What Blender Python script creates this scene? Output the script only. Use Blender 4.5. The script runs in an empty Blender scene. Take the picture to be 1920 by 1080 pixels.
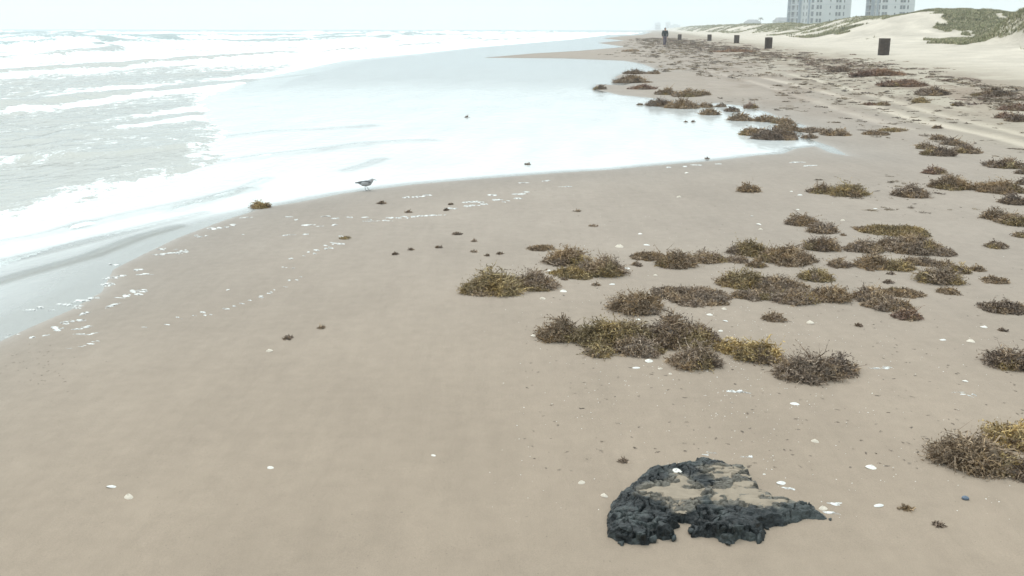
import bpy, bmesh, math, random
import numpy as np
from mathutils import Vector, Matrix, Euler
R = math.radians
random.seed(11); rng = np.random.default_rng(11)
S = bpy.context.scene
COL = S.collection

# ------------------------------------------------------------------ camera, sky, sun, exposure
CAMH = 1.6
F = 1844.0                                   # focal length in photograph pixels (1920 wide)
cam_d = bpy.data.cameras.new('camera'); cam = bpy.data.objects.new('camera', cam_d); COL.objects.link(cam)
cam_d.sensor_width = 36; cam_d.lens = 36*F/1920; cam_d.clip_start = 0.05; cam_d.clip_end = 30000
cam.location = (0, 0, CAMH)
PITCH = math.atan(485.2/F)
cam.rotation_euler = (Matrix.Rotation(math.pi/2-PITCH, 3, 'X') @ Matrix.Rotation(R(0.09), 3, 'Z')).to_euler()
S.camera = cam
CM = np.array(cam.rotation_euler.to_matrix())

w = bpy.data.worlds.new('World'); S.world = w; w.use_nodes = True
nt = w.node_tree; nt.nodes.clear()
out = nt.nodes.new('ShaderNodeOutputWorld'); bg = nt.nodes.new('ShaderNodeBackground')
sky = nt.nodes.new('ShaderNodeTexSky'); sky.sky_type = 'NISHITA'; sky.sun_disc = False
SUN_EL, SUN_AZ = 58, -35                     # sun ahead and to the left, over the sea, behind thin cloud
sky.sun_elevation = R(SUN_EL); sky.sun_rotation = R(SUN_AZ); sky.dust_density = 4; sky.air_density = 1
mx = nt.nodes.new('ShaderNodeMix'); mx.data_type = 'RGBA'
mx.inputs['Factor'].default_value = 0.93     # overcast veil over the clear-sky model
mx.inputs['B'].default_value = (5.30, 5.98, 6.08, 1)
tc = nt.nodes.new('ShaderNodeTexCoord'); mp = nt.nodes.new('ShaderNodeMapping'); mp.inputs['Scale'].default_value = (1, 1, 5)
nz = nt.nodes.new('ShaderNodeTexNoise'); nz.inputs['Scale'].default_value = 2.2; nz.inputs['Detail'].default_value = 4
mr = nt.nodes.new('ShaderNodeMapRange'); mr.inputs['From Min'].default_value = .3; mr.inputs['From Max'].default_value = .7
mr.inputs['To Min'].default_value = .94; mr.inputs['To Max'].default_value = 1.05
vm = nt.nodes.new('ShaderNodeVectorMath'); vm.operation = 'SCALE'
L = nt.links.new
L(sky.outputs[0], mx.inputs['A']); L(tc.outputs['Generated'], mp.inputs[0]); L(mp.outputs[0], nz.inputs['Vector'])
L(nz.outputs['Fac'], mr.inputs['Value'])
# overcast sky: evenly brighter from the horizon to overhead
sx = nt.nodes.new('ShaderNodeSeparateXYZ'); L(tc.outputs['Generated'], sx.inputs[0])
g1 = nt.nodes.new('ShaderNodeMapRange'); g1.inputs['To Min'].default_value = 1.0; g1.inputs['To Max'].default_value = 2.5; L(sx.outputs['Z'], g1.inputs['Value'])
g2 = nt.nodes.new('ShaderNodeMath'); g2.operation = 'MULTIPLY'; L(g1.outputs[0], g2.inputs[0]); L(mr.outputs[0], g2.inputs[1])
L(mx.outputs['Result'], vm.inputs[0]); L(g2.outputs[0], vm.inputs['Scale'])
L(vm.outputs[0], bg.inputs['Color']); bg.inputs['Strength'].default_value = 0.1; L(bg.outputs[0], out.inputs['Surface'])

sd_ = bpy.data.lights.new('sun', 'SUN'); sd_.energy = 0.9; sd_.angle = R(25); sd_.color = (1, .97, .92)
sun = bpy.data.objects.new('sun', sd_); COL.objects.link(sun)
sdir = Vector((math.sin(R(SUN_AZ))*math.cos(R(SUN_EL)), math.cos(R(SUN_AZ))*math.cos(R(SUN_EL)), math.sin(R(SUN_EL))))
sun.rotation_euler = sdir.to_track_quat('Z', 'Y').to_euler(); sun.location = (0, 0, 30)
S.render.engine = 'CYCLES'
S.view_settings.view_transform = 'Standard'; S.view_settings.look = 'None'
S.view_settings.gamma = 1; S.view_settings.use_curve_mapping = False
S.view_settings.exposure = 0.48
S.cycles.volume_bounces = 1

# ------------------------------------------------------------------ noise
def _h(ix, iy, s):
    n = (ix.astype(np.int64)*374761393 + iy.astype(np.int64)*668265263 + s*1442695041) & 0xffffffff
    n = ((n ^ (n >> 13))*1274126177) & 0xffffffff
    return ((n ^ (n >> 16)) & 0xffff)/65535.0
def vnoise(x, y, s=0):
    x = np.asarray(x, float); y = np.asarray(y, float)
    ix = np.floor(x); iy = np.floor(y); fx = x-ix; fy = y-iy
    fx = fx*fx*fx*(fx*(fx*6-15)+10); fy = fy*fy*fy*(fy*(fy*6-15)+10)
    a = _h(ix, iy, s); b = _h(ix+1, iy, s); c = _h(ix, iy+1, s); d = _h(ix+1, iy+1, s)
    return (a+(b-a)*fx)*(1-fy)+(c+(d-c)*fx)*fy
def fbm(x, y, s=0, o=4, g=.5):
    t = 0; a = 1; n = 0
    for i in range(o):
        t = t+a*vnoise(x, y, s+i*17); n += a; a *= g; x = x*2.03+5.1; y = y*2.03+1.7
    return t/n                                # 0..1
def ss(a, b, x):
    t = np.clip((x-a)/(b-a), 0, 1); return t*t*(3-2*t)

# ------------------------------------------------------------------ photograph pixel -> point
def ray(px, py):
    d = CM @ np.array([(px-960)/F, (540-py)/F, -1.0]); return d/np.linalg.norm(d)
def PZ(px, py, z=0.0):
    d = ray(px, py); t = (z-CAMH)/d[2]; return np.array([d[0]*t, d[1]*t, z])
def poly_px(pts, z=0.0): return np.array([PZ(a, b, z)[:2] for a, b in pts])

AX = R(8.0); CA, SA = math.cos(AX), math.sin(AX)      # the beach runs away along this bearing
def UV(x, y): return x*CA-y*SA, x*SA+y*CA              # u inland, v along the beach
def XY(u, v): return u*CA+v*SA, -u*SA+v*CA

def seg_dist(x, y, P, closed=False):
    best = np.full(np.shape(x), 1e18)
    n = len(P)
    for i in range(n if closed else n-1):
        ax, ay = P[i]; bx, by = P[(i+1) % n]; dx, dy = bx-ax, by-ay
        t = np.clip(((x-ax)*dx+(y-ay)*dy)/(dx*dx+dy*dy+1e-12), 0, 1)
        best = np.minimum(best, (x-ax-t*dx)**2+(y-ay-t*dy)**2)
    return np.sqrt(best)
def inside(x, y, P):
    c = np.zeros(np.shape(x), bool); n = len(P)
    for i in range(n):
        ax, ay = P[i]; bx, by = P[(i+1) % n]
        if ay == by: continue
        c ^= ((ay > y) != (by > y)) & (x < (bx-ax)*(y-ay)/(by-ay)+ax)
    return c
def sdist(x, y, P):                                    # > 0 inside
    d = seg_dist(x, y, P, True); return np.where(inside(x, y, P), d, -d)

SHORE = [(-330, 800), (-150, 705), (0, 640), (60, 612), (130, 582), (190, 548), (212, 505), (262, 480), (330, 447), (420, 413), (500, 388),
         (560, 379), (640, 363), (700, 355), (780, 345), (900, 335), (1030, 325), (1140, 318), (1250, 308), (1350, 300), (1420, 291),
         (1468, 288), (1492, 278), (1530, 274), (1556, 286), (1590, 292), (1562, 276), (1520, 262), (1500, 247), (1512, 236), (1468, 224),
         (1440, 211), (1400, 200), (1345, 193), (1320, 197), (1300, 193), (1262, 190), (1222, 184), (1160, 178), (1112, 167), (1118, 158),
         (1170, 160), (1200, 152), (1150, 146), (1165, 138), (1236, 133), (1205, 120), (1170, 114), (1050, 109.5), (905, 108.3),
         (1000, 100), (1080, 95.5), (1172, 88), (1120, 80.5), (1168, 76), (1130, 72), (1160, 68.5)]
sh = [tuple(PZ(a, b)[:2]) for a, b in SHORE]
lastu, lastv = UV(*sh[-1])
sh += [XY(-4, 320), XY(-2, 600), XY(-6, 1200), XY(0, 9000)]
P_SEA = np.array(sh + [XY(-9000, 9000), XY(-9000, -9000), XY(-3.5, -9000), XY(-3.6, -60), XY(-3.6, 0)])
def shore_sd(x, y): return sdist(x, y, P_SEA)          # > 0 in the water

FRONT = [(-330, 500), (-120, 440), (0, 414), (60, 408), (130, 393), (200, 374), (260, 356), (330, 337), (400, 316), (437, 300), (432, 288),
         (400, 276), (436, 258), (424, 238), (392, 222), (400, 205), (380, 190), (420, 172), (480, 150), (560, 132), (650, 113),
         (800, 99), (900, 88), (1000, 80), (1070, 74), (1120, 68), (1140, 65)]
fr = [tuple(PZ(a, b)[:2]) for a, b in FRONT]
P_SURF = np.array(fr + [XY(-8, 320), XY(-6, 600), XY(-10, 1200), XY(-4, 9000), XY(-9000, 9000), XY(-9000, -9000), XY(-8, -9000), XY(-8, -60), XY(-8, 0)])

CREST = np.array([(-400, 3.0), (0, 3.0), (60, 1.2), (85, 1.3), (97, 1.7), (104, 3.0), (111, 3.6), (120, 3.55), (130, 3.3), (143, 3.35), (180, 2.75), (215, 2.5), (249, 2.75), (330, 3.0), (472, 3.5), (700, 3.6), (933, 4.4), (2000, 5), (9000, 6)])
def gz(x, y, s=None):
    x = np.asarray(x, float); y = np.asarray(y, float)
    if s is None: s = shore_sd(x, y)
    u, v = UV(x, y)
    land = -s
    z = np.where(s > 0, -0.028*np.minimum(s, 3)-0.02*np.clip(s-3, 0, 40), 0.014*np.minimum(land, 2.5)+.004*ss(0, .3, land))
    z = z+0.36*ss(5.0, 14.5, u)+0.25*ss(13, 20, u)
    H = np.interp(v, CREST[:, 0], CREST[:, 1])
    wob = (fbm(u*.05, v*.03, 5)-.5)*6
    z = z+np.maximum(0, H-.6)*ss(16.5, 31, u+wob*ss(10, 18, u))*(1-.68*ss(32, 43, u))
    dn = ss(17, 27, u)
    z = z+dn*((fbm(u*.13, v*.09, 9)-.5)*1.3+(fbm(u*.5, v*.4, 21)-.5)*.35)
    kr = np.sqrt(((u-22.7)/2.5)**2+((v-63)/6)**2)+(fbm(u*.5, v*.4, 25)-.5)*.35; z = z+1.6*np.exp(-kr**4)+.35*np.exp(-(kr/1.4)**2)
    z = z+(s < 0)*ss(0, 1, land)*((fbm(x*.9, y*.9, 31, 3)-.5)*.02+ss(1.5, 6, u)*(fbm(u*2.2, v*.5, 37, 4)-.5)*.05)
    z = z-0.02*RUT(x, y)*(s < 0)
    return z
RUTS = [[(1400, 140), (1500, 163), (1600, 190), (1700, 222), (1780, 242), (1850, 256), (1990, 292)],
        [(1480, 140), (1560, 160), (1640, 182), (1740, 212), (1840, 238), (1990, 272)],
        [(1330, 135), (1420, 158), (1520, 190), (1620, 222), (1700, 245)]]
RP = [poly_px(r) for r in RUTS]
def RUT(x, y, wd=.17):
    t = 0
    for p, a in zip(RP, (1, .8, .6)):
        d = seg_dist(x, y, p); t = t+a*np.exp(-(d/wd)**2)
    return t
def hit(px, py):                                       # where the line of sight through a pixel meets the ground
    d = ray(px, py); t = np.geomspace(1.5, 900, 900)
    g = gz(d[0]*t, d[1]*t); g = np.maximum(g, 0)
    below = np.nonzero(CAMH+d[2]*t < g)[0]
    if len(below) == 0: i = len(t)-1; tt = t[i]
    else:
        i = below[0]; a, b = t[max(i-1, 0)], t[i]; fa = CAMH+d[2]*a-g[max(i-1, 0)]; fb = CAMH+d[2]*b-g[i]
        tt = a+(b-a)*fa/(fa-fb+1e-9)
    p = d*tt; return np.array([p[0], p[1], max(0., float(gz(p[0], p[1])))]), tt

# ------------------------------------------------------------------ object helpers
def tag(o, label=None, cat=None, group=None, kind=None):
    if label: o['label'] = label
    if cat: o['category'] = cat
    if group: o['group'] = group
    if kind: o['kind'] = kind
    return o
def mesh_np(name, V, Fc, mat, parent=None, smooth=True, attrs=None, loc=None):
    """V (n,3); Fc (m,k) with k = 3 or 4, or a list of such arrays"""
    me = bpy.data.meshes.new(name)
    Fs = Fc if isinstance(Fc, list) else [Fc]
    Fs = [f for f in Fs if len(f)]
    lv = np.concatenate([f.ravel() for f in Fs]).astype(np.int32)
    sizes = np.concatenate([np.full(len(f), f.shape[1]) for f in Fs]).astype(np.int32)
    me.vertices.add(len(V)); me.vertices.foreach_set('co', np.asarray(V, np.float32).ravel())
    me.loops.add(len(lv)); me.loops.foreach_set('vertex_index', lv)
    me.polygons.add(len(sizes)); st = np.concatenate([[0], np.cumsum(sizes)[:-1]]).astype(np.int32)
    me.polygons.foreach_set('loop_start', st)
    me.update(calc_edges=True)
    me.polygons.foreach_set('use_smooth', np.full(len(sizes), smooth))
    for k, a in (attrs or {}).items():
        a = np.asarray(a, np.float32)
        if a.ndim == 1: at = me.attributes.new(k, 'FLOAT', 'POINT'); at.data.foreach_set('value', a)
        else:
            at = me.attributes.new(k, 'FLOAT_COLOR', 'POINT')
            c = np.ones((len(a), 4), np.float32); c[:, :3] = a; at.data.foreach_set('color', c.ravel())
    for m in (mat if isinstance(mat, list) else [mat]): me.materials.append(m)
    o = bpy.data.objects.new(name, me); COL.objects.link(o)
    if parent: o.parent = parent
    if loc is not None: o.location = loc
    return o
def empty(name, loc, rz=0):
    o = bpy.data.objects.new(name, None); COL.objects.link(o); o.location = loc; o.rotation_euler = (0, 0, rz); o.empty_display_size = .1; return o
def bm_obj(name, bm, mat, parent=None, smooth=True):
    me = bpy.data.meshes.new(name); bm.to_mesh(me); bm.free()
    me.polygons.foreach_set('use_smooth', [smooth]*len(me.polygons))
    me.materials.append(mat); o = bpy.data.objects.new(name, me); COL.objects.link(o)
    if parent: o.parent = parent
    return o
def bx(bm, cx, cy, cz, sx, sy, sz, rot=None):
    m = Matrix.Translation((cx, cy, cz)) @ (rot.to_4x4() if rot else Matrix.Identity(4)) @ Matrix.Diagonal((sx, sy, sz, 1))
    return bmesh.ops.create_cube(bm, size=1, matrix=m)
def copy_tree(o, parent=None):
    c = o.copy(); COL.objects.link(c)
    if parent: c.parent = parent
    for ch in [k for k in bpy.data.objects if k.parent == o]: copy_tree(ch, c)
    return c

# ------------------------------------------------------------------ materials
def mat(name, col=(.5, .5, .5), rough=.7, spec=.3, attr=None, var=0., vscale=20, bump=0., bscale=60, metal=0, detail=4):
    m = bpy.data.materials.new(name); m.use_nodes = True; t = m.node_tree; b = t.nodes['Principled BSDF']
    b.inputs['Roughness'].default_value = rough; b.inputs['Specular IOR Level'].default_value = spec; b.inputs['Metallic'].default_value = metal
    tc = t.nodes.new('ShaderNodeTexCoord')
    if attr:
        a = t.nodes.new('ShaderNodeAttribute'); a.attribute_name = attr; src = a.outputs['Color']
    else:
        a = t.nodes.new('ShaderNodeRGB'); a.outputs[0].default_value = (*col, 1); src = a.outputs[0]
    if var:
        n = t.nodes.new('ShaderNodeTexNoise'); n.inputs['Scale'].default_value = vscale; n.inputs['Detail'].default_value = detail
        t.links.new(tc.outputs['Object'], n.inputs['Vector'])
        r = t.nodes.new('ShaderNodeMapRange'); r.inputs['From Min'].default_value = .3; r.inputs['From Max'].default_value = .7
        r.inputs['To Min'].default_value = 1-var; r.inputs['To Max'].default_value = 1+var
        t.links.new(n.outputs['Fac'], r.inputs['Value'])
        v = t.nodes.new('ShaderNodeVectorMath'); v.operation = 'SCALE'
        t.links.new(src, v.inputs[0]); t.links.new(r.outputs[0], v.inputs['Scale']); src = v.outputs[0]
    t.links.new(src, b.inputs['Base Color'])
    if bump:
        n = t.nodes.new('ShaderNodeTexNoise'); n.inputs['Scale'].default_value = bscale; n.inputs['Detail'].default_value = 5
        t.links.new(tc.outputs['Object'], n.inputs['Vector'])
        bp = t.nodes.new('ShaderNodeBump'); bp.inputs['Strength'].default_value = 1; bp.inputs['Distance'].default_value = bump
        t.links.new(n.outputs['Fac'], bp.inputs['Height']); t.links.new(bp.outputs[0], b.inputs['Normal'])
    return m

def sand_material():
    m = mat('sand', rough=.85, spec=.12, attr='tint'); t = m.node_tree; b = t.nodes['Principled BSDF']
    N = t.nodes.new; lk = t.links.new
    att = [n for n in t.nodes if n.type == 'ATTRIBUTE'][0]; tc = N('ShaderNodeTexCoord')
    def noise(scale, det, vec=None, sc=(1, 1, 1), rotz=0):
        mp = N('ShaderNodeMapping'); mp.inputs['Scale'].default_value = sc; mp.inputs['Rotation'].default_value = (0, 0, rotz)
        lk(tc.outputs['Object'], mp.inputs[0]); n = N('ShaderNodeTexNoise'); n.inputs['Scale'].default_value = scale; n.inputs['Detail'].default_value = det
        lk(mp.outputs[0], n.inputs['Vector']); return n.outputs['Fac']
    def rng_(v, a, b_, c, d):
        r = N('ShaderNodeMapRange'); r.inputs['From Min'].default_value = a; r.inputs['From Max'].default_value = b_
        r.inputs['To Min'].default_value = c; r.inputs['To Max'].default_value = d; lk(v, r.inputs['Value']); return r.outputs[0]
    def mul(a, b_):
        x = N('ShaderNodeMath'); x.operation = 'MULTIPLY'; lk(a, x.inputs[0])
        if isinstance(b_, float): x.inputs[1].default_value = b_
        else: lk(b_, x.inputs[1])
        return x.outputs[0]
    def add(a, b_):
        x = N('ShaderNodeMath'); x.operation = 'ADD'; lk(a, x.inputs[0]); lk(b_, x.inputs[1]); return x.outputs[0]
    big = rng_(noise(.8, 5), .3, .7, .95, 1.05)
    streak = rng_(noise(1.1, 6, sc=(3.2, .7, 1), rotz=R(62)), .3, .7, .965, 1.03)
    grain = rng_(noise(260, 2), .3, .7, .92, 1.08)
    mid = rng_(noise(14, 4, sc=(1, 1, 1)), .3, .7, .955, 1.04)
    lam = rng_(noise(3.2, 5, sc=(5.5, .5, 1), rotz=R(66)), .3, .7, .98, 1.018)
    k = mul(mul(mul(big, streak), lam), mul(grain, mid))
    # dark mineral flecks and pale shell grit printed into the sand
    fl = rng_(noise(85, 1), .745, .80, 1.0, .72)
    k = mul(k, fl)
    v = N('ShaderNodeVectorMath'); v.operation = 'SCALE'; lk(att.outputs['Color'], v.inputs[0]); lk(k, v.inputs['Scale'])
    lk(v.outputs[0], b.inputs['Base Color'])
    wa = N('ShaderNodeAttribute'); wa.attribute_name = 'wet'
    lk(rng_(wa.outputs['Fac'], 0, 1, .9, .32), b.inputs['Roughness']); lk(rng_(wa.outputs['Fac'], 0, 1, .1, .5), b.inputs['Specular IOR Level'])
    ra = N('ShaderNodeAttribute'); ra.attribute_name = 'rough'
    hgt = add(add(mul(noise(1.6, 5, sc=(2.6, .8, 1), rotz=R(62)), .042), mul(noise(9, 4), .0045)), mul(mul(noise(3.5, 6), ra.outputs['Fac']), .16))
    bp = N('ShaderNodeBump'); bp.inputs['Strength'].default_value = .8; bp.inputs['Distance'].default_value = 1
    lk(hgt, bp.inputs['Height']); lk(bp.outputs[0], b.inputs['Normal'])
    return m
M_sand = sand_material()

def water_material(name, film):
    m = bpy.data.materials.new(name); m.use_nodes = True; t = m.node_tree; t.nodes.clear(); N = t.nodes.new; lk = t.links.new
    o = N('ShaderNodeOutputMaterial'); tc = N('ShaderNodeTexCoord'); geo = N('ShaderNodeNewGeometry')
    def noise(scale, det, sc=(1, 1, 1), rotz=0, dist=0):
        mp = N('ShaderNodeMapping'); mp.inputs['Scale'].default_value = sc; mp.inputs['Rotation'].default_value = (0, 0, rotz)
        lk(tc.outputs['Object'], mp.inputs[0]); n = N('ShaderNodeTexNoise'); n.inputs['Scale'].default_value = scale
        n.inputs['Detail'].default_value = det; n.inputs['Distortion'].default_value = dist; lk(mp.outputs[0], n.inputs['Vector']); return n.outputs['Fac']
    def math_(op, a, b_=None):
        x = N('ShaderNodeMath'); x.operation = op
        for i, q in enumerate((a, b_)):
            if q is None: continue
            if isinstance(q, (int, float)): x.inputs[i].default_value = q
            else: lk(q, x.inputs[i])
        return x.outputs[0]
    def rng_(v, a, b_, c=0., d=1.):
        r = N('ShaderNodeMapRange'); r.interpolation_type = 'SMOOTHSTEP'; lk(v, r.inputs['Value'])
        for k_, q in zip(('From Min', 'From Max', 'To Min', 'To Max'), (a, b_, c, d)):
            if isinstance(q, (int, float)): r.inputs[k_].default_value = q
            else: lk(q, r.inputs[k_])
        return r.outputs[0]
    fa = N('ShaderNodeAttribute'); fa.attribute_name = 'foam'; foam_in = fa.outputs['Fac']
    ta = N('ShaderNodeAttribute'); ta.attribute_name = 'chop'; chop = ta.outputs['Fac']
    # foam: a torn net whose coverage follows the foam attribute
    n1 = noise(2.4, 8, sc=(1.5, .8, 1), rotz=R(-15), dist=.6); n2 = noise(10, 5, sc=(1.3, .9, 1), dist=.5)
    n3 = noise(26, 4, sc=(1.6, .8, 1), rotz=R(-15), dist=.8); n = math_('ADD', math_('ADD', math_('MULTIPLY', n1, .46), math_('MULTIPLY', n2, .30)), math_('MULTIPLY', n3, .24))
    lo = rng_(foam_in, 0, 1, .74, .30)
    fm = rng_(math_('SUBTRACT', n, lo), -.02, .10)
    h = math_('ADD', math_('MULTIPLY', noise(1.4, 4, sc=(1.6, .8, 1), rotz=R(-20)), math_('MULTIPLY', chop, .11)),
              math_('MULTIPLY', noise(6, 5, sc=(1.6, .8, 1), rotz=R(-20), dist=.4), math_('ADD', math_('MULTIPLY', chop, .055), .0016)))
    h = math_('ADD', h, math_('MULTIPLY', fm, .008))
    bp = N('ShaderNodeBump'); bp.inputs['Strength'].default_value = 1; bp.inputs['Distance'].default_value = 1; lk(h, bp.inputs['Height'])
    fr_ = N('ShaderNodeFresnel'); fr_.inputs['IOR'].default_value = 1.33; lk(bp.outputs[0], fr_.inputs['Normal'])
    gl = N('ShaderNodeBsdfGlossy'); gl.inputs['Roughness'].default_value = .06; lk(bp.outputs[0], gl.inputs['Normal'])
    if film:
        body = N('ShaderNodeMixShader'); ma = N('ShaderNodeAttribute'); ma.attribute_name = 'milk_glare'; lk(ma.outputs['Fac'], body.inputs[0])
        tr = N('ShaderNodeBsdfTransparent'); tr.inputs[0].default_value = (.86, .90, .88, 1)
        df = N('ShaderNodeBsdfDiffuse'); df.inputs['Color'].default_value = (.77, .79, .78, 1)  # white body: milky froth plus painted-in sky reflection
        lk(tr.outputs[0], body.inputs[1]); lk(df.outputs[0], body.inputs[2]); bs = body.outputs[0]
    else:
        df = N('ShaderNodeBsdfDiffuse')
        cr = N('ShaderNodeMix'); cr.data_type = 'RGBA'; cr.inputs['A'].default_value = (.40, .395, .36, 1); cr.inputs['B'].default_value = (.27, .34, .335, 1)
        da = N('ShaderNodeAttribute'); da.attribute_name = 'deep'; lk(da.outputs['Fac'], cr.inputs['Factor']); lk(cr.outputs['Result'], df.inputs['Color'])
        lk(bp.outputs[0], df.inputs['Normal']); bs = df.outputs[0]
    wt = N('ShaderNodeMixShader'); lk(fr_.outputs[0], wt.inputs[0]); lk(bs, wt.inputs[1]); lk(gl.outputs[0], wt.inputs[2])
    fo = N('ShaderNodeBsdfDiffuse'); fo.inputs['Color'].default_value = (.80, .82, .82, 1); lk(bp.outputs[0], fo.inputs['Normal'])
    fx = N('ShaderNodeMixShader'); lk(fm, fx.inputs[0]); lk(wt.outputs[0], fx.inputs[1]); lk(fo.outputs[0], fx.inputs[2])
    lk(fx.outputs[0], o.inputs['Surface'])
    return m
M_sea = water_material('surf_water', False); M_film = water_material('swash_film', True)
M_weed = mat('seaweed', rough=.62, spec=.3, attr='col', var=.25, vscale=70)
M_foam = mat('foam_bubbles', (.74, .74, .72), rough=.6, var=.08, vscale=120, bump=.004, bscale=300)
_t = M_foam.node_tree; _b = _t.nodes['Principled BSDF']; _n = _t.nodes.new('ShaderNodeTexNoise'); _n.inputs['Scale'].default_value = 38; _n.inputs['Detail'].default_value = 5
_c = _t.nodes.new('ShaderNodeTexCoord'); _t.links.new(_c.outputs['Object'], _n.inputs['Vector']); _r = _t.nodes.new('ShaderNodeMapRange'); _r.inputs['From Min'].default_value = .40; _r.inputs['From Max'].default_value = .56
_r.inputs['To Min'].default_value = .12; _r.inputs['To Max'].default_value = .95; _t.links.new(_n.outputs['Fac'], _r.inputs['Value']); _t.links.new(_r.outputs[0], _b.inputs['Alpha'])
M_shell = mat('bleached_shell', (.72, .69, .63), rough=.5, var=.12, vscale=60, bump=.001, bscale=400)
M_grass = mat('dune_grass', rough=.8, spec=.1, attr='col', var=.2, vscale=.8)

# ------------------------------------------------------------------ polar level-of-detail sheets
az = np.concatenate([np.linspace(-180, -62, 40)[:-1], np.linspace(-62, -32, 60)[:-1], np.linspace(-32, 32, 330)[:-1], np.linspace(32, 62, 50)[:-1], np.linspace(62, 180, 40)[:-1]])
rr = np.concatenate([[.25, .6, 1, 1.5], np.geomspace(2.0, 60, 420)[:-1], np.geomspace(60, 600, 230)[:-1], np.geomspace(600, 3200, 40)])
A, RR = np.meshgrid(R(1)*az, rr)
GX = (RR*np.sin(A)).ravel(); GY = (RR*np.cos(A)).ravel()
na, nr = len(az), len(rr)
idx = np.arange(nr*na).reshape(nr, na); nx = np.roll(idx, -1, axis=1)
QUADS = np.stack([idx[:-1], nx[:-1], nx[1:], idx[1:]], -1).reshape(-1, 4)
SDS = shore_sd(GX, GY); SDF = sdist(GX, GY, P_SURF)
gu, gv = UV(GX, GY)

# sand
Z = gz(GX, GY, SDS)
V = np.stack([GX, GY, Z], -1); V = np.vstack([V, [[0, 0, float(gz(0., 0.))]]])
damp = np.array([.272, .218, .168]); wetc = np.array([.252, .214, .175]); dry = np.array([.345, .302, .243]); dune = np.array([.475, .423, .355])
edge_n = (fbm(gu*.5, gv*.12, 41)-.5)*3
kd = ss(3.6, 6.5, gu+edge_n*.6+(fbm(GX*1.5, GY*.6, 43)-.5)*1.6); kn = ss(8.5, 14, gu+edge_n*.7)
kw = np.exp(-np.clip(-SDS, 0, 99)/.9)
T = damp[None]*(1-kw[:, None]*.75)+wetc[None]*kw[:, None]*.75
far_damp = ss(2.5, 8.5, RR.ravel())[:, None]                 # damp sand tint turns paler and greyer with distance
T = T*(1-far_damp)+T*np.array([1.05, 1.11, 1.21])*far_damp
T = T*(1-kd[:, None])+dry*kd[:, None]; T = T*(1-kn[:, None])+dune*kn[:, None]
rut = np.clip(RUT(GX, GY), 0, 1); rw = np.clip(RUT(GX, GY, .42), 0, 1)-rut; T = T*(1+(.40*rut-.20*rw)[:, None]*(1-kn[:, None]))
wr = np.exp(-((gu-(7.6+edge_n*.5))/1.7)**2)*ss(.38, .62, fbm(gu*1.1, gv*.25, 47))*ss(9, 16, gv)     # stained sand under the wrack line
mo = ss(.50, .60, fbm(gu*1.5, gv*.45, 48, 5))*ss(13, 30, gv)*ss(.5, 3, gu)*(1-ss(9, 11.5, gu+edge_n))
T = T*(1-.42*mo[:, None])+np.array([.20, .155, .12])*.42*mo[:, None]
T = T*(1-.55*wr[:, None])+np.array([.20, .145, .11])*.55*wr[:, None]
m2 = (fbm(GX*.35, GY*.35, 53)-.5)[:, None]; T = T*(1+.10*m2)
# old dark grass litter on the dune tops, then mottling painted as relief shading
dv = ss(18, 22, gu)*ss(.48, .58, fbm(gu*.22, gv*.10, 61)+.10*ss(24, 31, gu)+.30*np.exp(-(((gu-22.7)/2.5)**2+((gv-63)/6)**2)**2)+.10*np.exp(-((gu-29.5)/2.5)**2)+(fbm(gu*.9, gv*.5, 63)-.5)*.30-.27*np.exp(-((gv-112)/14)**2)*(1-ss(25, 29, gu))); T = T*(1-.5*dv[:, None])+np.array([.26, .25, .165])*.5*dv[:, None]
dl = ss(15, 20, gu)*(fbm(gu*.55, gv*.22, 67)-.5); T = T*(1+.5*dl[:, None]+.22*kn[:, None]*(fbm(GX*1.3, GY*.6, 69, 5)-.5)[:, None])  # light and dark mottling painted in for the dunes' weak relief shading
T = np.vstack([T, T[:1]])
wet = np.clip(np.exp(-np.clip(-SDS, 0, 99)/.07), 0, 1)*.8; wet = np.append(wet, 0)
rgh = np.append(np.clip(kd*.55+kn*.5, 0, 1)*ss(0, 1, -SDS), 0)
tri = np.stack([np.full(na, nr*na), nx[0], idx[0]], -1)
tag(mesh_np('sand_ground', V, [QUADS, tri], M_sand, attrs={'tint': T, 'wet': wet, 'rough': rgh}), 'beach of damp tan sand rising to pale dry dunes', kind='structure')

# thin swash film and tidal pool
LINES = [([(437, 301), (500, 292), (580, 283), (640, 276), (690, 269), (760, 265), (800, 264)], .020, .10),
         ([(445, 255), (520, 246), (600, 243), (690, 236)], .012, .10),
         ([(-100, 490), (0, 455), (60, 445), (110, 433), (160, 418)], .012, .05), ([(150, 425), (230, 405), (300, 390), (400, 370), (470, 355)], .008, .06),
         ([(330, 395), (400, 372), (460, 352), (500, 335)], .010, .05), ([(650, 320), (690, 308), (715, 298)], .006, .05),
         ([(-60, 545), (60, 510), (170, 480), (260, 445), (330, 425)], .006, .04), ([(-60, 505), (60, 478), (180, 448), (300, 418), (380, 400)], .006, .04)]
def film_z(x, y, s):
    z = (fbm(x*1.3, y*1.3, 71, 3)-.5)*.004
    for p, a, wd in LINES: z = z+a*np.exp(-(seg_dist(x, y, poly_px(p))/wd)**2)
    return z*ss(0, .25, s)
keep = (SDS > -.6) & (SDF < 1.0) & (RR.ravel() < 700)
fq = QUADS[keep[QUADS].all(1)]
used = np.unique(fq); remap = np.full(nr*na, -1); remap[used] = np.arange(len(used)); fq = remap[fq]
x, y, s = GX[used], GY[used], SDS[used]
fz = film_z(x, y, s)
fo = .26*np.exp(-np.clip(s, 0, 9)/.10)+.26*np.exp(-np.clip(-SDF[used], 0, 9)/.35)
for p, a, wd in LINES[2:]+LINES[:1]: fo = fo+.24*np.exp(-(seg_dist(x, y+.04, poly_px(p))/(wd*1.6))**2)*ss(.3, .6, fbm(x*2, y*2, 87))
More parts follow.
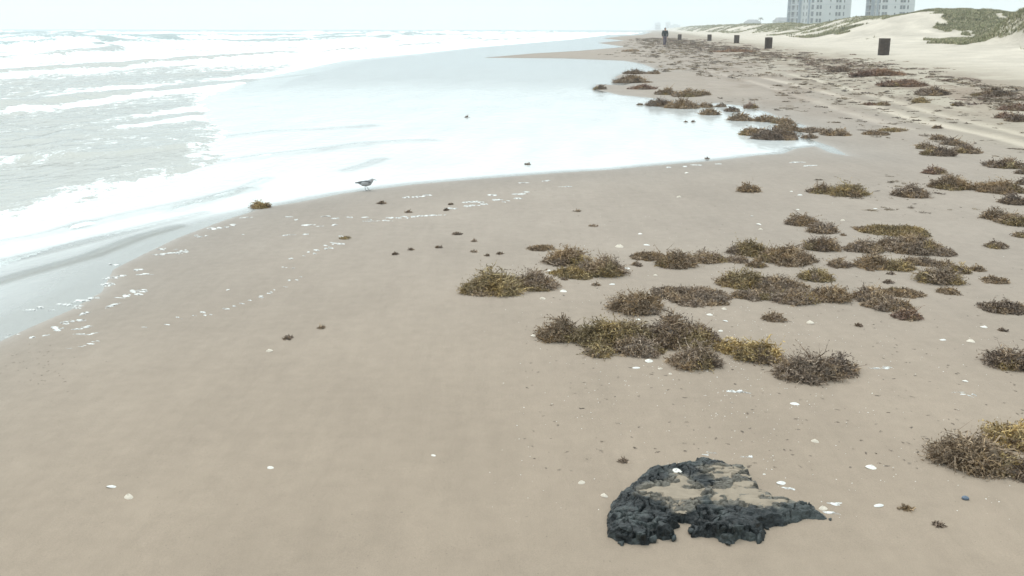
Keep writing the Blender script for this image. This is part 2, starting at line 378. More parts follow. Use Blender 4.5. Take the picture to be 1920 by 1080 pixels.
fo = fo+.22*ss(.52, .7, fbm(gu[used]*3.0, gv[used]*.8, 89))*ss(.1, .6, s)
fo = fo+.30*np.exp(-(seg_dist(x, y, poly_px([(-60, 500), (100, 460), (240, 425), (330, 408), (420, 395)]))/.35)**2)*ss(.4, .7, fbm(x*1.2, y*3, 83))
tag(mesh_np('swash_water', np.stack([x, y, fz], -1), fq, M_film, attrs={'foam': np.clip(fo, 0, 1), 'milk_glare': np.clip((.30+.58*ss(.0, 1, s/(1.9-1.65*ss(7, 9.5, np.hypot(x, y)))))*(1-.45*ss(24, 34, np.hypot(x, y)))-sum(.30*np.exp(-((seg_dist(x, y, poly_px(p))-wd)/(wd*1.3))**2) for p, a, wd in LINES)+(fbm(gu[used]*2.5, gv[used]*.5, 93)-.5)*.25, .1, .92), 'chop': .05+.12*np.exp(-np.clip(-SDF[used], 0, 9)/1.5)}),  # froth whiteness raised over the pool to paint in bright sky reflection
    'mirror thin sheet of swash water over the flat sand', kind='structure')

# surf and open sea
keep = (SDF > -1.2); fq = QUADS[keep[QUADS].all(1)]; used = np.unique(fq); remap[:] = -1; remap[used] = np.arange(len(used)); fq = remap[fq]
x, y, s = GX[used], GY[used], SDF[used]; u, v = UV(x, y); r = np.hypot(x, y)
z = -.012+.055*ss(-.05, .45, s+(fbm(x*2, y*2, 77, 3)-.5)*.3)
z = z+ss(.2, 3, s)*((fbm(x*1.1, y*.8, 79, 4)-.5)*.15+(fbm(x*3.6, y*3.0, 81, 3)-.5)*.055)+ss(8, 40, s)*(fbm(x*.25, y*.2, 85, 4)-.5)*.45
z = z+.05*np.exp(-(seg_dist(x, y, poly_px([(-100, 308), (0, 303), (120, 300), (240, 293), (380, 276)]))/.12)**2)
foam = np.full(len(x), .45)+.28*np.exp(-np.clip(s, 0, 9)/.5)
deep = ss(6, 40, s)
off = -u-3
for k, (o_, hgt, wd) in enumerate([(5.5, .07, .5), (10.5, .14, .8), (17, .20, 1.2), (26, .34, 1.7), (40, .45, 2.4), (58, .62, 3.2), (82, .75, 4.2), (120, .85, 5.5), (175, .9, 7), (260, .9, 9), (380, .9, 10)]):
    q = off-o_-(fbm(v*.02+k*9, v*0+k, 91+k, 3)-.5)*o_*.75
    gate = ss(.42, .60, fbm(v/(6+o_*.5)+k*3.1, off*.01+k, 101+k, 3))
    prof = np.where(q < 0, np.exp(-(q/(wd*.35))**2), np.exp(-(q/(wd*1.3))**2))
    z = z+hgt*gate*prof*ss(.5, 4, s)
    foam = foam-.45*gate*np.exp(-((q+wd*.05)/(wd*.32))**2)+.35*gate*np.exp(-((q+wd*.95)/(wd*.6))**2)+.20*gate*np.exp(-((q-wd*.9)/(wd*.9))**2)
foam = foam+.24*ss(22, 60, r)*(1-ss(380, 650, r))-.05*np.exp(-((r-35)/14)**2)-.5*ss(450, 900, r)+(fbm(x*.10, y*.10, 121, 4)-.5)*.35+(fbm(u*.9, v*.25, 131, 4)-.5)*.35
tag(mesh_np('sea_water', np.stack([x, y, z], -1), fq, M_sea, attrs={'foam': np.clip(foam, 0, 1), 'chop': np.clip(.35+.6*ss(3, 30, s), 0, 1), 'deep': deep}),
    'shallow foamy surf and grey green sea reaching the horizon', kind='structure')

# haze
hm = bpy.data.materials.new('sea_haze'); hm.use_nodes = True; t = hm.node_tree; t.nodes.clear()
ho = t.nodes.new('ShaderNodeOutputMaterial'); pv = t.nodes.new('ShaderNodeVolumePrincipled')
pv.inputs['Color'].default_value = (.875, .92, .95, 1); pv.inputs['Density'].default_value = .0006; pv.inputs['Anisotropy'].default_value = .2
t.links.new(pv.outputs[0], ho.inputs['Volume'])
bm = bmesh.new(); bx(bm, 0, 0, 30, 6800, 6800, 80); hz = bm_obj('haze', bm, hm, smooth=False); tag(hz, 'pale salt haze over the beach and sea', kind='stuff')

# ------------------------------------------------------------------ seaweed
PAL = {'brown': [(.20, .150, .098), (.24, .185, .122), (.155, .115, .076), (.28, .22, .15)],
       'dark': [(.140, .107, .080), (.175, .137, .103), (.215, .172, .132), (.10, .077, .059)],
       'grey': [(.240, .193, .145), (.20, .158, .117), (.285, .235, .18), (.155, .121, .09)],
       'olive': [(.245, .195, .100), (.195, .152, .088), (.30, .245, .125), (.15, .117, .072)],
       'gold': [(.37, .285, .130), (.30, .23, .112), (.44, .345, .165), (.22, .168, .092)],
       'red': [(.20, .135, .10), (.165, .11, .082), (.24, .172, .132), (.13, .09, .068)]}
def rand_unit(n):
    a = rng.normal(size=(n, 3)); return a/np.linalg.norm(a, axis=1)[:, None]
def tuft_arrays(rx, ry, h, hue, dist, seed=0):
    """mound of branching strands; returns V, F(tri), col"""
    pal = np.array(PAL[hue]); pal = (pal*.7+pal.mean(0)*.3)*np.array([1.15, 1.11, 1.13]); area = math.pi*rx*ry
    scale = max(1., dist/7.0)                                  # coarser fronds on far clumps
    n = int(np.clip(area*15000/scale**1.7, 30, 6000))
    L0 = min(.085*scale**.4, max(.35*min(rx, ry*2), h*1.0)); L0 = max(L0, .012)
    # core mound
    nu, nv = 20, 7; cv = []; 
    ang = np.linspace(0, 2*np.pi, nu, endpoint=False); sd = seed*7.3
    edge = .42+.95*fbm(np.cos(ang)*2.2+sd, np.sin(ang)*2.2+sd, 3, 4)
    for j in range(nv):
        q = j/(nv-1); rad = np.cos(q*np.pi/2)**.75*edge*.86
        zz = h*.55*np.sin(q*np.pi/2)*np.clip(-.35+2.7*fbm(np.cos(ang)*rad*.86*2+sd, np.sin(ang)*rad*.86*2+sd, 15, 3), .15, 1.7)-(.006 if j == 0 else 0)
        cv.append(np.stack([np.cos(ang)*rad*rx, np.sin(ang)*rad*ry, zz], -1))
    cv = np.vstack(cv); ii = np.arange(nu*nv).reshape(nv, nu); jj = np.roll(ii, -1, 1)
    cf = np.stack([ii[:-1], jj[:-1], jj[1:], ii[1:]], -1).reshape(-1, 4)
    cf = np.vstack([cf[:, [0, 1, 2]], cf[:, [0, 2, 3]]])
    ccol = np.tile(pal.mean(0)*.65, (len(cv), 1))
    # strands
    th = rng.uniform(0, 2*np.pi, n); rd = np.sqrt(rng.uniform(0, 1, n)); e = .42+.95*fbm(np.cos(th)*2.2+sd, np.sin(th)*2.2+sd, 3, 4)
    rd = rd*e; X = np.cos(th)*rd*rx*.92; Y = np.sin(th)*rd*ry*.92
    lump = np.clip(-.35+2.7*fbm(X/rx*2.0+sd, Y/ry*2.0+sd, 15, 3), .15, 1.7)
    top = h*np.clip(1-(rd/e)**2.2, .03, 1)*lump
    Zr = top*rng.uniform(.25, .78, n)
    out_ = np.stack([np.cos(th)*rd/rx*ry, np.sin(th)*rd, np.full(n, .45)+.5*(1-rd)], -1); out_ /= np.linalg.norm(out_, axis=1)[:, None]
    d0 = out_*.55+rand_unit(n)*.9; d0[:, 2] = np.abs(d0[:, 2])*.55+.04; d0 /= np.linalg.norm(d0, axis=1)[:, None]
    Ln = L0*rng.uniform(.45, 1.15, n); Ln = np.minimum(Ln, np.maximum(h*1.1, .014))
    Ln = Ln*np.where(rng.uniform(size=n) < .08, 1.7, 1)
    bend = rand_unit(n)*.95; bend[:, 2] -= .65
    p0 = np.stack([X, Y, Zr], -1); p1 = p0+d0*Ln[:, None]*.5; d1 = d0+bend; d1 /= np.linalg.norm(d1, axis=1)[:, None]; p2 = p1+d1*Ln[:, None]*.5
    lowz = .001; p1[:, 2] = np.maximum(p1[:, 2], lowz); p2[:, 2] = np.maximum(p2[:, 2], lowz)
    side = np.cross(d0, rand_unit(n)); side /= np.linalg.norm(side, axis=1)[:, None]+1e-9
    wd = (.0028*scale**.75)*rng.uniform(.7, 1.4, n)[:, None]
    base = []; tris = []; vs = []; cs = []
    col = pal[rng.integers(0, len(pal), n)]*rng.uniform(.86, 1.14, n)[:, None]
    patch = fbm(X/max(rx, .02)*1.6+sd*2, Y/max(rx, .02)*1.6, 23, 3)[:, None]; col = col*(.72+.56*ss(.32, .68, fbm(X/max(rx, .02)*2.6+sd*5, Y/max(rx, .02)*2.6, 29, 3)))[:, None]; warm = np.array([1.17, 1.08, .88]); cool = np.array([.92, .90, .88])
    col = col*(warm*ss(.5, .68, patch)+cool*(1-ss(.5, .68, patch)))
    vs.append(np.stack([p0-side*wd, p0+side*wd, p1-side*wd*.8, p1+side*wd*.8, p2], 1).reshape(-1, 3)); cs.append(np.repeat(col, 5, 0))
    b = np.arange(n)*5; tris.append(np.concatenate([np.stack([b, b+1, b+3], -1), np.stack([b, b+3, b+2], -1), np.stack([b+2, b+3, b+4], -1)])); off = n*5
    nl = 5 if scale < 1.6 else 3
    for k in range(nl):
        f = (k+.6)/nl; pc = np.where(f < .5, p0+(p1-p0)*(f*2), p1+(p2-p1)*(f*2-1)); dl = rand_unit(n)*.9+d1*.6; dl /= np.linalg.norm(dl, axis=1)[:, None]
        ll = (.013*scale**.6)*rng.uniform(.7, 1.5, n)[:, None]; sw = np.cross(dl, rand_unit(n)); sw /= np.linalg.norm(sw, axis=1)[:, None]+1e-9
        ww = ll*.17; tip = pc+dl*ll; tip[:, 2] = np.maximum(tip[:, 2], .001); mdp = pc+dl*ll*.5
        vs.append(np.stack([pc, mdp+sw*ww, tip, mdp-sw*ww], 1).reshape(-1, 3)); cs.append(np.repeat(col*rng.uniform(.88, 1.15, (n, 1)), 4, 0))
        b = off+np.arange(n)*4; tris.append(np.concatenate([np.stack([b, b+1, b+2], -1), np.stack([b, b+2, b+3], -1)])); off += n*4
    Vv = np.vstack(vs); Tt = np.vstack(tris); Cc = np.vstack(cs)
    return np.vstack([cv, Vv]), np.vstack([cf, Tt+len(cv)]), np.vstack([ccol, Cc])

def sprawl(rx, ry, h, hue, t, seed):
    """a tuft: one main mound with smaller irregular ones merged round it"""
    big = rx > .05 and t < 30; parts = [(0, 0, rx*(.72 if big else .95), ry*(.74 if big else .95), h, hue)]
    if big:
        for k in range(6):
            a = k*1.05+seed+rng.uniform(-.3, .3); q = rng.uniform(.38, .6)
            parts.append((math.cos(a)*rx*.56, math.sin(a)*ry*.56, rx*q*.85, ry*q*.9, h*rng.uniform(.35, .8), hue if rng.uniform() < .6 else random.choice(['brown', 'grey', 'olive'])))
    V, T_, C_ = [], [], []; off = 0
    for k, (ox, oy, a, b, hh, hu) in enumerate(parts):
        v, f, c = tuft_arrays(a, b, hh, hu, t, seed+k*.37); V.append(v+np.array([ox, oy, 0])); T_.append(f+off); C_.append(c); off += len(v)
    return np.vstack(V), np.vstack(T_), np.vstack(C_)
def tuft_geom(box):
    x0, y0, x1, y1 = box; c = (x0+x1)/2
    p, t = hit(c, y1); wd = (x1-x0)*t/F; Hh = (y1-y0)*t/F
    ph = math.asin(min(.99, (CAMH-p[2])/t)); dep = min(wd*.8, Hh*.88/max(math.sin(ph), .02), 1.1); h = (Hh-dep*math.sin(ph)*.85)/math.cos(ph)
    h = max(h, .24*Hh); h = min(h*1.0, .18, .36*wd)*(1-.15*float(ss(24, 40, t)))
    ctr = np.array([p[0], p[1], 0])+np.array([p[0], p[1], 0])/np.hypot(p[0], p[1])*dep*.46
    ctr[2] = max(0., float(gz(ctr[0], ctr[1])))
    return ctr, wd/2*1.12, dep/2*1.18, h*.93, t
_seed = [0]
def clump(label, tufts, group=None, name='seaweed_clump'):
    """tufts: list of (x0, y0, x1, y1, hue[, part label]) in photograph pixels"""
    gs = [tuft_geom(t[:4]) for t in tufts]
    if len(tufts) == 1:
        ctr, rx, ry, h, t = gs[0]; _seed[0] += 1
        V, T_, C_ = sprawl(rx, ry, h, tufts[0][4], t, _seed[0])
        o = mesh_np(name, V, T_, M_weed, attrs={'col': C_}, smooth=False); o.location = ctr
        o.rotation_euler = (0, 0, -math.atan2(ctr[0], ctr[1]))
    else:
        c0 = np.mean([g[0] for g in gs], 0); o = empty(name, c0)
        for tf, (ctr, rx, ry, h, t) in zip(tufts, gs):
            _seed[0] += 1; V, T_, C_ = sprawl(rx, ry, h, tf[4], t, _seed[0])
            k = mesh_np('tuft', V, T_, M_weed, parent=o, attrs={'col': C_}, smooth=False); k.location = ctr-c0; k.rotation_euler = (0, 0, -math.atan2(ctr[0], ctr[1]))
            if len(tf) > 5: k['label'] = tf[5]
    tag(o, label, 'seaweed', group or 'clumps of washed up seaweed')
    return o

CL = [
 ("leftmost olive and brown seaweed clump of the near cluster, alone against bare sand", [(868, 497, 985, 554, 'olive', 'olive yellow tipped tuft'), (950, 503, 1040, 545, 'grey')]),
 ("tall brown seaweed heap directly behind the leftmost clump, with a thin tail to its left", [(1022, 448, 1112, 500, 'brown'), (1085, 464, 1166, 518, 'grey'), (1035, 496, 1125, 523, 'olive', 'golden olive fringe'), (990, 459, 1040, 471, 'brown', 'thin flat tail')]),
 ("brown seaweed ridge with a square hump in its middle, right of the tall rear heap", [(1183, 470, 1250, 489, 'brown'), (1233, 456, 1302, 503, 'brown'), (1292, 467, 1358, 494, 'grey')]),
 ("long greenish brown seaweed ridge between the humped ridge and the dark oval clump", [(1370, 450, 1434, 480, 'olive'), (1422, 459, 1528, 497, 'brown')]),
 ("dark oval seaweed clump touching the right end of the greenish ridge", [(1507, 442, 1567, 471, 'dark')]),
 ("olive and grey seaweed bank in the middle of the near cluster", [(1350, 499, 1428, 541, 'olive'), (1412, 514, 1512, 548, 'grey')]),
 ("flat grey seaweed scraps in the gap left of the olive bank's upper side", [(1362, 476, 1400, 493, 'grey'), (1400, 486, 1436, 502, 'brown')]),
 ("long brown seaweed strip lying right behind the biggest heap", [(1141, 529, 1242, 590, 'brown'), (1220, 534, 1366, 571, 'grey')]),
 ("biggest seaweed heap, brown and dark, in front of the near cluster", [(1003, 573, 1095, 642, 'brown'), (1082, 568, 1205, 652, 'olive', 'tan and golden tuft'), (1098, 618, 1152, 670, 'olive', 'olive tuft at the front'), (1195, 582, 1345, 655, 'dark', 'darkest grey brown tuft'), (1148, 628, 1245, 669, 'grey'), (1255, 632, 1347, 692, 'grey'), (1140, 600, 1240, 650, 'grey')]),
 ("golden yellow seaweed clump between the biggest heap and the round brown one", [(1345, 616, 1402, 665, 'gold'), (1376, 618, 1462, 680, 'gold')]),
 ("round bushy dark brown seaweed clump at the right end of the front row", [(1460, 624, 1566, 717, 'grey'), (1530, 650, 1604, 704, 'dark')]),
 ("large golden and brown seaweed clump cut by the right edge of the picture", [(1762, 768, 1890, 885, 'brown'), (1850, 730, 1945, 842, 'gold', 'golden brown tuft'), (1885, 852, 1960, 903, 'dark')]),
 ("brown seaweed clump at the right edge, above the large golden one", [(1857, 653, 1930, 694, 'dark')]),
 ("grey brown seaweed strip just behind the golden clump", [(1375, 540, 1447, 563, 'grey'), (1446, 537, 1530, 571, 'grey'), (1515, 534, 1590, 566, 'brown')]),
 ("small tan seaweed tuft just right of the olive bank", [(1500, 502, 1560, 528, 'olive')]),
 ("trailing grey seaweed patch right of the strip behind the golden clump", [(1598, 537, 1662, 566, 'grey'), (1622, 553, 1707, 584, 'grey'), (1655, 541, 1723, 557, 'brown')]),
 ("small rust brown oval seaweed clump below the trailing grey patch", [(1675, 578, 1724, 600, 'red')]),
 ("little upright brown seaweed tuft standing alone behind the golden clump", [(1432, 568, 1468, 603, 'brown')]),
 ("brown seaweed mound with an olive right end, in the right of the cluster", [(1604, 470, 1665, 505, 'brown'), (1655, 483, 1712, 508, 'olive')]),
 ("small pale brown seaweed tuft left of the mound with the olive end", [(1553, 482, 1592, 502, 'grey')]),
 ("grey flat seaweed oval left of the broad double patch", [(1582, 449, 1652, 474, 'grey')]),
 ("olive topped long seaweed strip, the farthest of the near cluster", [(1612, 421, 1737, 444, 'olive')]),
 ("broad grey brown seaweed patch touching the olive topped strip", [(1650, 440, 1755, 476, 'grey')]),
 ("thin grey seaweed wisp right of the broad patch", [(1738, 464, 1788, 481, 'grey')]),
 ("flat brown seaweed wisp left of the chain of three humps", [(1702, 480, 1758, 499, 'grey')]),
 ("chain of three small seaweed humps tailing off to the right", [(1755, 486, 1788, 504, 'brown'), (1782, 495, 1816, 513, 'olive'), (1820, 498, 1844, 509, 'brown')]),
 ("round light brown seaweed mound in the right of the cluster", [(1721, 499, 1793, 533, 'grey')]),
 ("small flat seaweed scrap in front of the round light brown mound", [(1757, 538, 1796, 552, 'brown')]),
 ("small flat seaweed scrap near the right edge, level with the round mound", [(1843, 517, 1886, 532, 'brown')]),
 ("blackish grey seaweed strand near the right edge", [(1846, 562, 1916, 588, 'dark')]),
 ("brown conical seaweed clump, left of a pair on bare sand", [(1476, 395, 1531, 424, 'brown')]),
 ("smaller seaweed clump of the pair, with a tan front", [(1516, 411, 1566, 438, 'grey')]),
 ("long brown seaweed clump reaching the right edge, level with the bare pair", [(1846, 388, 1890, 413, 'brown'), (1876, 394, 1930, 423, 'grey')]),
 ("small seaweed clump half out of the picture under the long brown one", [(1903, 428, 1932, 446, 'grey')]),
 ("thin dark seaweed scrap near the right edge above the blackish strand", [(1847, 453, 1886, 466, 'grey')]),
 ("single small seaweed mound nearest the pool's lower edge", [(1383, 342, 1423, 361, 'brown')]),
 ("small low seaweed clump left of the peaked olive one", [(1514, 344, 1562, 363, 'brown')]),
 ("peaked olive brown seaweed clump joined to a low one on its left", [(1556, 341, 1624, 369, 'olive')]),
 ("round spiky seaweed clump right of the peaked olive one", [(1678, 348, 1738, 371, 'grey')]),
 ("small dome of seaweed alone on wet sand", [(1734, 306, 1770, 327, 'red')]),
 ("wedge shaped seaweed clump with a peak at its right end", [(1751, 330, 1817, 356, 'brown')]),
 ("wide brown seaweed clump near the right edge, right of the wedge shaped one", [(1830, 339, 1912, 363, 'brown')]),
 ("small dark seaweed clump under the wide one at the right edge", [(1879, 363, 1922, 384, 'dark')]),
 ("long dark seaweed clump near the right edge, above the wide one", [(1854, 296, 1918, 316, 'dark')]),
 ("dark seaweed clump cut by the right edge, the upper one", [(1908, 308, 1935, 327, 'dark')]),
 ("dark seaweed clump cut by the right edge, the lower one", [(1906, 328, 1935, 347, 'dark')]),
 ("double peaked seaweed clump at the corner of the damp sand", [(1719, 262, 1754, 280, 'brown'), (1732, 274, 1785, 293, 'dark')]),
 ("spiky seaweed clump just behind the double peaked one", [(1745, 249, 1772, 263, 'brown'), (1765, 259, 1808, 273, 'grey')]),
 ("flat seaweed strip right of the double peaked clump", [(1782, 273, 1838, 288, 'grey')]),
 ("two flat seaweed strips end to end beside the wheel tracks", [(1619, 243, 1664, 254, 'brown'), (1650, 240, 1700, 247, 'olive')]),
 ("large jagged seaweed clump standing in the pool's right end", [(1386, 235, 1440, 255, 'brown'), (1415, 234, 1492, 263, 'dark')]),
 ("dark seaweed lump behind the jagged clump in the pool", [(1455, 226, 1498, 246, 'brown')]),
 ("flat seaweed chain running right from the pool onto the sand", [(1498, 238, 1550, 249, 'grey'), (1545, 240, 1592, 255, 'brown')]),
 ("small grey seaweed scrap in the narrow arm of the pool", [(1502, 250, 1532, 260, 'grey')]),
 ("rounded seaweed boulder with its reflection, in the pool", [(1368, 207, 1412, 227, 'brown')]),
 ("pair of joined seaweed lumps right of the rounded boulder in the pool", [(1416, 214, 1455, 229, 'brown'), (1450, 217, 1484, 233, 'brown')]),
 ("seaweed lump in the pool, left of the rounded boulder", [(1314, 200, 1348, 216, 'brown')]),
 ("small dark seaweed scrap between two lumps in the pool", [(1342, 193, 1360, 201, 'dark'), (1358, 198, 1388, 210, 'dark')]),
 ("small seaweed lump at the pool's inland rim", [(1394, 189, 1420, 203, 'red')]),
 ("seaweed lump at the right corner of the long bank by the pool", [(1310, 186, 1337, 202, 'brown')]),
 ("long dark seaweed bank jutting into the pool", [(1212, 177, 1262, 200, 'dark'), (1245, 182, 1312, 204, 'brown')]),
 ("low seaweed strip behind the long dark bank", [(1229, 163, 1268, 178, 'brown'), (1262, 168, 1312, 182, 'brown')]),
 ("small seaweed hump behind the right end of the long bank", [(1303, 163, 1330, 179, 'brown')]),
 ("low brown seaweed bank on the spit at the pool's far side", [(1150, 139, 1218, 156, 'brown')]),
 ("thin dark seaweed bar at the water behind the spit", [(1168, 129, 1210, 139, 'dark')]),
 ("seaweed scrap on the very tip of the sand spit", [(1114, 159, 1137, 168, 'dark')]),
 ("reddish flat seaweed strip on the spit in front of the low bank", [(1180, 158, 1234, 168, 'red')]),
 ("faint brown seaweed streak beside the thin dark bar", [(1212, 131, 1240, 139, 'brown')]),
 ("reddish seaweed heap with a tall knob at the right edge", [(1868, 198, 1898, 222, 'red'), (1888, 212, 1932, 229, 'dark')]),
 ("flat red brown seaweed mat behind the heap with the tall knob", [(1880, 196, 1935, 208, 'red')]),
 ("dark seaweed bar in the wrack line, below the nearest bin", [(1555, 124, 1602, 135, 'dark')]),
 ("red brown seaweed mat in the wrack line, right of the nearest bin", [(1655, 141, 1738, 163, 'red')]),
 ("longest red seaweed streak in the wrack line, below the nearest bin and to its right", [(1600, 131, 1700, 143, 'red')]),
 ("flat seaweed strip with a lump at its right end, by the upper wheel track", [(1614, 192, 1650, 198, 'red'), (1645, 190, 1668, 198, 'brown')]),
 ("pale olive seaweed mat between the wheel tracks and the wrack line", [(1710, 183, 1742, 193, 'olive')]),
 ("grey brown seaweed mat right of the wrack line's red mats", [(1722, 163, 1780, 180, 'dark')]),
 ("dark seaweed bars near the right edge in the wrack line", [(1832, 165, 1900, 182, 'dark')]),
 ("short dark seaweed bar beside the lower wheel track", [(1785, 190, 1806, 199, 'dark')]),
 ("small dark seaweed scrap above the spiky clump", [(1750, 234, 1764, 241, 'dark')]),
 ("low seaweed pile near the walking person, on the shore side", [(1168, 82, 1200, 97, 'brown')]),
 ("red brown seaweed line right of the walking person", [(1330, 84, 1425, 98, 'red')]),
 ("yellow brown seaweed tuft stranded at the swash edge near the shorebird", [(472, 375, 506, 391, 'gold')]),
]
for lb, tf in CL: clump(lb, tf)

SCR = [("long thin dark weed scrap between foam lines on the left sand", 717, 381, 20, 'dark'), ("small black weed scrap, leftmost below the foam line", 742, 477, 15, 'dark'),
 ("tiny dark scrap between the two black ones", 771, 468, 8, 'dark'), ("dark red black weed scrap, the darkest on the left sand", 823, 464, 16, 'dark'),
 ("long flat dark scrap, topmost right of the bare sand group", 856, 439, 20, 'dark'), ("faint scrap at the right of the bare sand group", 888, 472, 12, 'grey'),
 ("bent dark scrap left of the tall rear heap", 938, 476, 16, 'dark'), ("tiny scrap beside the bent dark one", 913, 479, 7, 'dark'), ("small scrap right of the long flat dark one", 889, 452, 7, 'grey'),
 ("dark scrap just below the shorebird's foam line", 766, 398, 11, 'dark'), ("dark scrap touching the foam line, right of the shorebird", 845, 383, 8, 'dark'), ("dark scrap at the left end of the bright foam dash", 836, 394, 9, 'dark'),
 ("thin scrap on bare sand in the left foreground", 540, 635, 22, 'dark'), ("small speck of weed right of the thin foreground scrap", 603, 615, 9, 'grey'),
 ("pale straw coloured wisp at the end of the old foam line", 648, 447, 22, 'olive'), ("lone scrap midway on the bare sand", 1083, 396, 14, 'grey'), ("lone scrap above the tall rear heap", 1112, 424, 18, 'grey'),
 ("scrap afloat in the middle of the pool", 875, 219, 9, 'dark'), ("scrap afloat at the pool's lower side", 990, 308, 13, 'dark'), ("scrap afloat left of the long dark bank", 1200, 196, 10, 'dark'),
 ("speck at the pool's lower rim", 1325, 297, 7, 'dark'), ("twin specks in the pool, left one", 1286, 228, 5, 'dark'), ("twin specks in the pool, right one", 1299, 228, 8, 'dark'),
 ("small scrap left of the leftmost clump's shells", 1058, 524, 14, 'grey'), ("flat scrap in front of the tall rear heap", 1116, 535, 18, 'grey'), ("flat scrap under the humped ridge", 1195, 497, 28, 'grey'),
 ("dark scrap on bare sand in front of the trailing patch", 1608, 611, 12, 'dark'), ("dark scrap beside two shells on the right", 1880, 620, 14, 'dark'), ("brown twig like scrap right of the black lump", 1701, 955, 18, 'brown'),
 ("small scrap beside the brown twig like one, lower", 1760, 985, 8, 'dark'), ("small scrap at the rear tip of the lump's shadow side", 1168, 866, 13, 'grey'), ("flat scrap left of the large golden clump, in front", 1800, 875, 16, 'brown'),
 ("small scrap between the bare pair and the olive strip", 1582, 441, 8, 'dark'), ("small scrap in the middle of the right cluster", 1670, 514, 17, 'dark'), ("small scrap under the middle one of the right cluster", 1665, 530, 22, 'dark'), ("flat scrap between the mound and the tan tuft", 1630, 507, 14, 'dark')]
for lb, px, py, wd, hue in SCR:
    wd *= .85; clump(lb, [(px-wd/2, py-max(2, wd*.22), px+wd/2, py+max(1.2, wd*.10), hue)], 'small scraps of seaweed on bare sand', 'seaweed_scrap')

# uncountable litter of scraps in the wrack line and over the upper beach
def litter():
    protos = []
    for k in range(10):
        V, T_, _ = None, None, None
        n = 9; a = np.sort(rng.uniform(0, 2*np.pi, n)); rad = rng.uniform(.3, 1.1, n)
        ring = np.stack([np.cos(a)*rad, np.sin(a)*rad*.8, np.full(n, .02)], -1); i = np.arange(n); T0 = np.stack([i, (i+1) % n, np.full(n, n)], -1)
        m = 26; b = rng.uniform(0, 6.28, m); q = rng.uniform(.1, .95, m); c_ = np.stack([np.cos(b)*q, np.sin(b)*q*.8, rng.uniform(.03, .16, m)], -1)
        dd = rand_unit(m); dd[:, 2] = np.abs(dd[:, 2])*.55; sw_ = np.cross(dd, rand_unit(m))*.12; tp_ = c_+dd*rng.uniform(.3, .75, (m, 1))
        V = np.vstack([ring, [[0, 0, .16]], np.stack([c_-sw_, c_+sw_, tp_], 1).reshape(-1, 3)]); T_ = np.vstack([T0, np.arange(3*m).reshape(m, 3)+n+1])
        protos.append((V, T_))
    line = [(1200, 70), (1262, 76), (1330, 87), (1440, 103), (1560, 119), (1640, 133), (1720, 150), (1800, 164), (1920, 184), (2050, 205)]
    lu, lv = [], []
    for a, b in line:
        p, _ = hit(a, b); uu, vv = UV(p[0], p[1]); lu.append(float(uu)); lv.append(float(vv))
    o_ = np.argsort(lv); lu = np.array(lu)[o_]; lv = np.array(lv)[o_]
    pts = []
    def put(u, v, s, hue): pts.append((u, v, s, hue))
    for _ in range(6500):                                   # the wrack line itself
        v = 10+150*rng.uniform()**1.6; uc = np.interp(v, lv, lu)
        u = uc+rng.normal()*(.45+.012*v)+(-.5 if rng.uniform() < .4 else 0)
        if vnoise(u*.9, v*.22, 5) < .40: continue
        put(u, v, (.03+.15*rng.uniform()**2)*(1+v*.008)*min(1, .60+v/45), random.choice(['red', 'red', 'brown', 'dark', 'grey']))
    for _ in range(5200):                                   # over the whole upper beach
        v = 9+(140**.7*rng.uniform())**(1/.7); uc = np.interp(v, lv, lu); u = rng.uniform(1.5, uc+1.2)
        if vnoise(u*.8+7, v*.3, 8) < .50+.1*(u < 4): continue
        put(u, v, (.02+.10*rng.uniform()**2)*(1+v*.012)*min(1, .2+v/34), random.choice(['brown', 'brown', 'grey', 'dark', 'dark']))
    for _ in range(900):                                    # weed along the far water's edge
        v = rng.uniform(38, 190); put(rng.normal()*2.0+1.5-.004*v, v, rng.uniform(.06, .2)*(1+v*.006), random.choice(['brown', 'grey', 'dark']))
    for _ in range(700):                                    # tiny flecks near the clumps
        p = PZ(rng.uniform(980, 2050), rng.uniform(300, 900)); u, v = UV(p[0], p[1]); put(u, v, rng.uniform(.003, .010), 'dark')
    for _ in range(60):                                     # specks on the left sand
        p = PZ(rng.normal()*50+70, rng.normal()*25+690); u, v = UV(p[0], p[1]); put(u, v, rng.uniform(.003, .006), 'dark')
    uu = np.array([p[0] for p in pts]); vv = np.array([p[1] for p in pts]); xx, yy = XY(uu, vv); sdv = shore_sd(xx, yy); zz = gz(xx, yy, sdv)
    Vs, Ts, Cs = [], [], []; off = 0
    for (u, v, s, hue), x, y, z, q in zip(pts, xx, yy, zz, sdv):
        if q > .3 or u > 13: continue
        Vp, Tp = protos[rng.integers(0, 10)]; a = rng.uniform(0, 6.28); c, s_ = math.cos(a), math.sin(a)
        st = np.array([rng.uniform(.8, 1.9), rng.uniform(.6, 1.0), rng.uniform(.5, 1.0)])*s
        W = Vp*st; W = np.stack([W[:, 0]*c-W[:, 1]*s_+x, W[:, 0]*s_+W[:, 1]*c+y, W[:, 2]+z], -1)
        cc = np.array(PAL[hue][rng.integers(0, 4)])*.95
        Vs.append(W); Ts.append(Tp+off); Cs.append(np.tile(cc, (len(W), 1))*rng.uniform(.7, 1.4, (len(W), 1))); off += len(W)
    return mesh_np('seaweed_litter', np.vstack(Vs), np.vstack(Ts), M_weed, smooth=False, attrs={'col': np.vstack(Cs)})
tag(litter(), 'litter of brown and reddish seaweed scraps strewn along the wrack line', 'seaweed litter', kind='stuff')

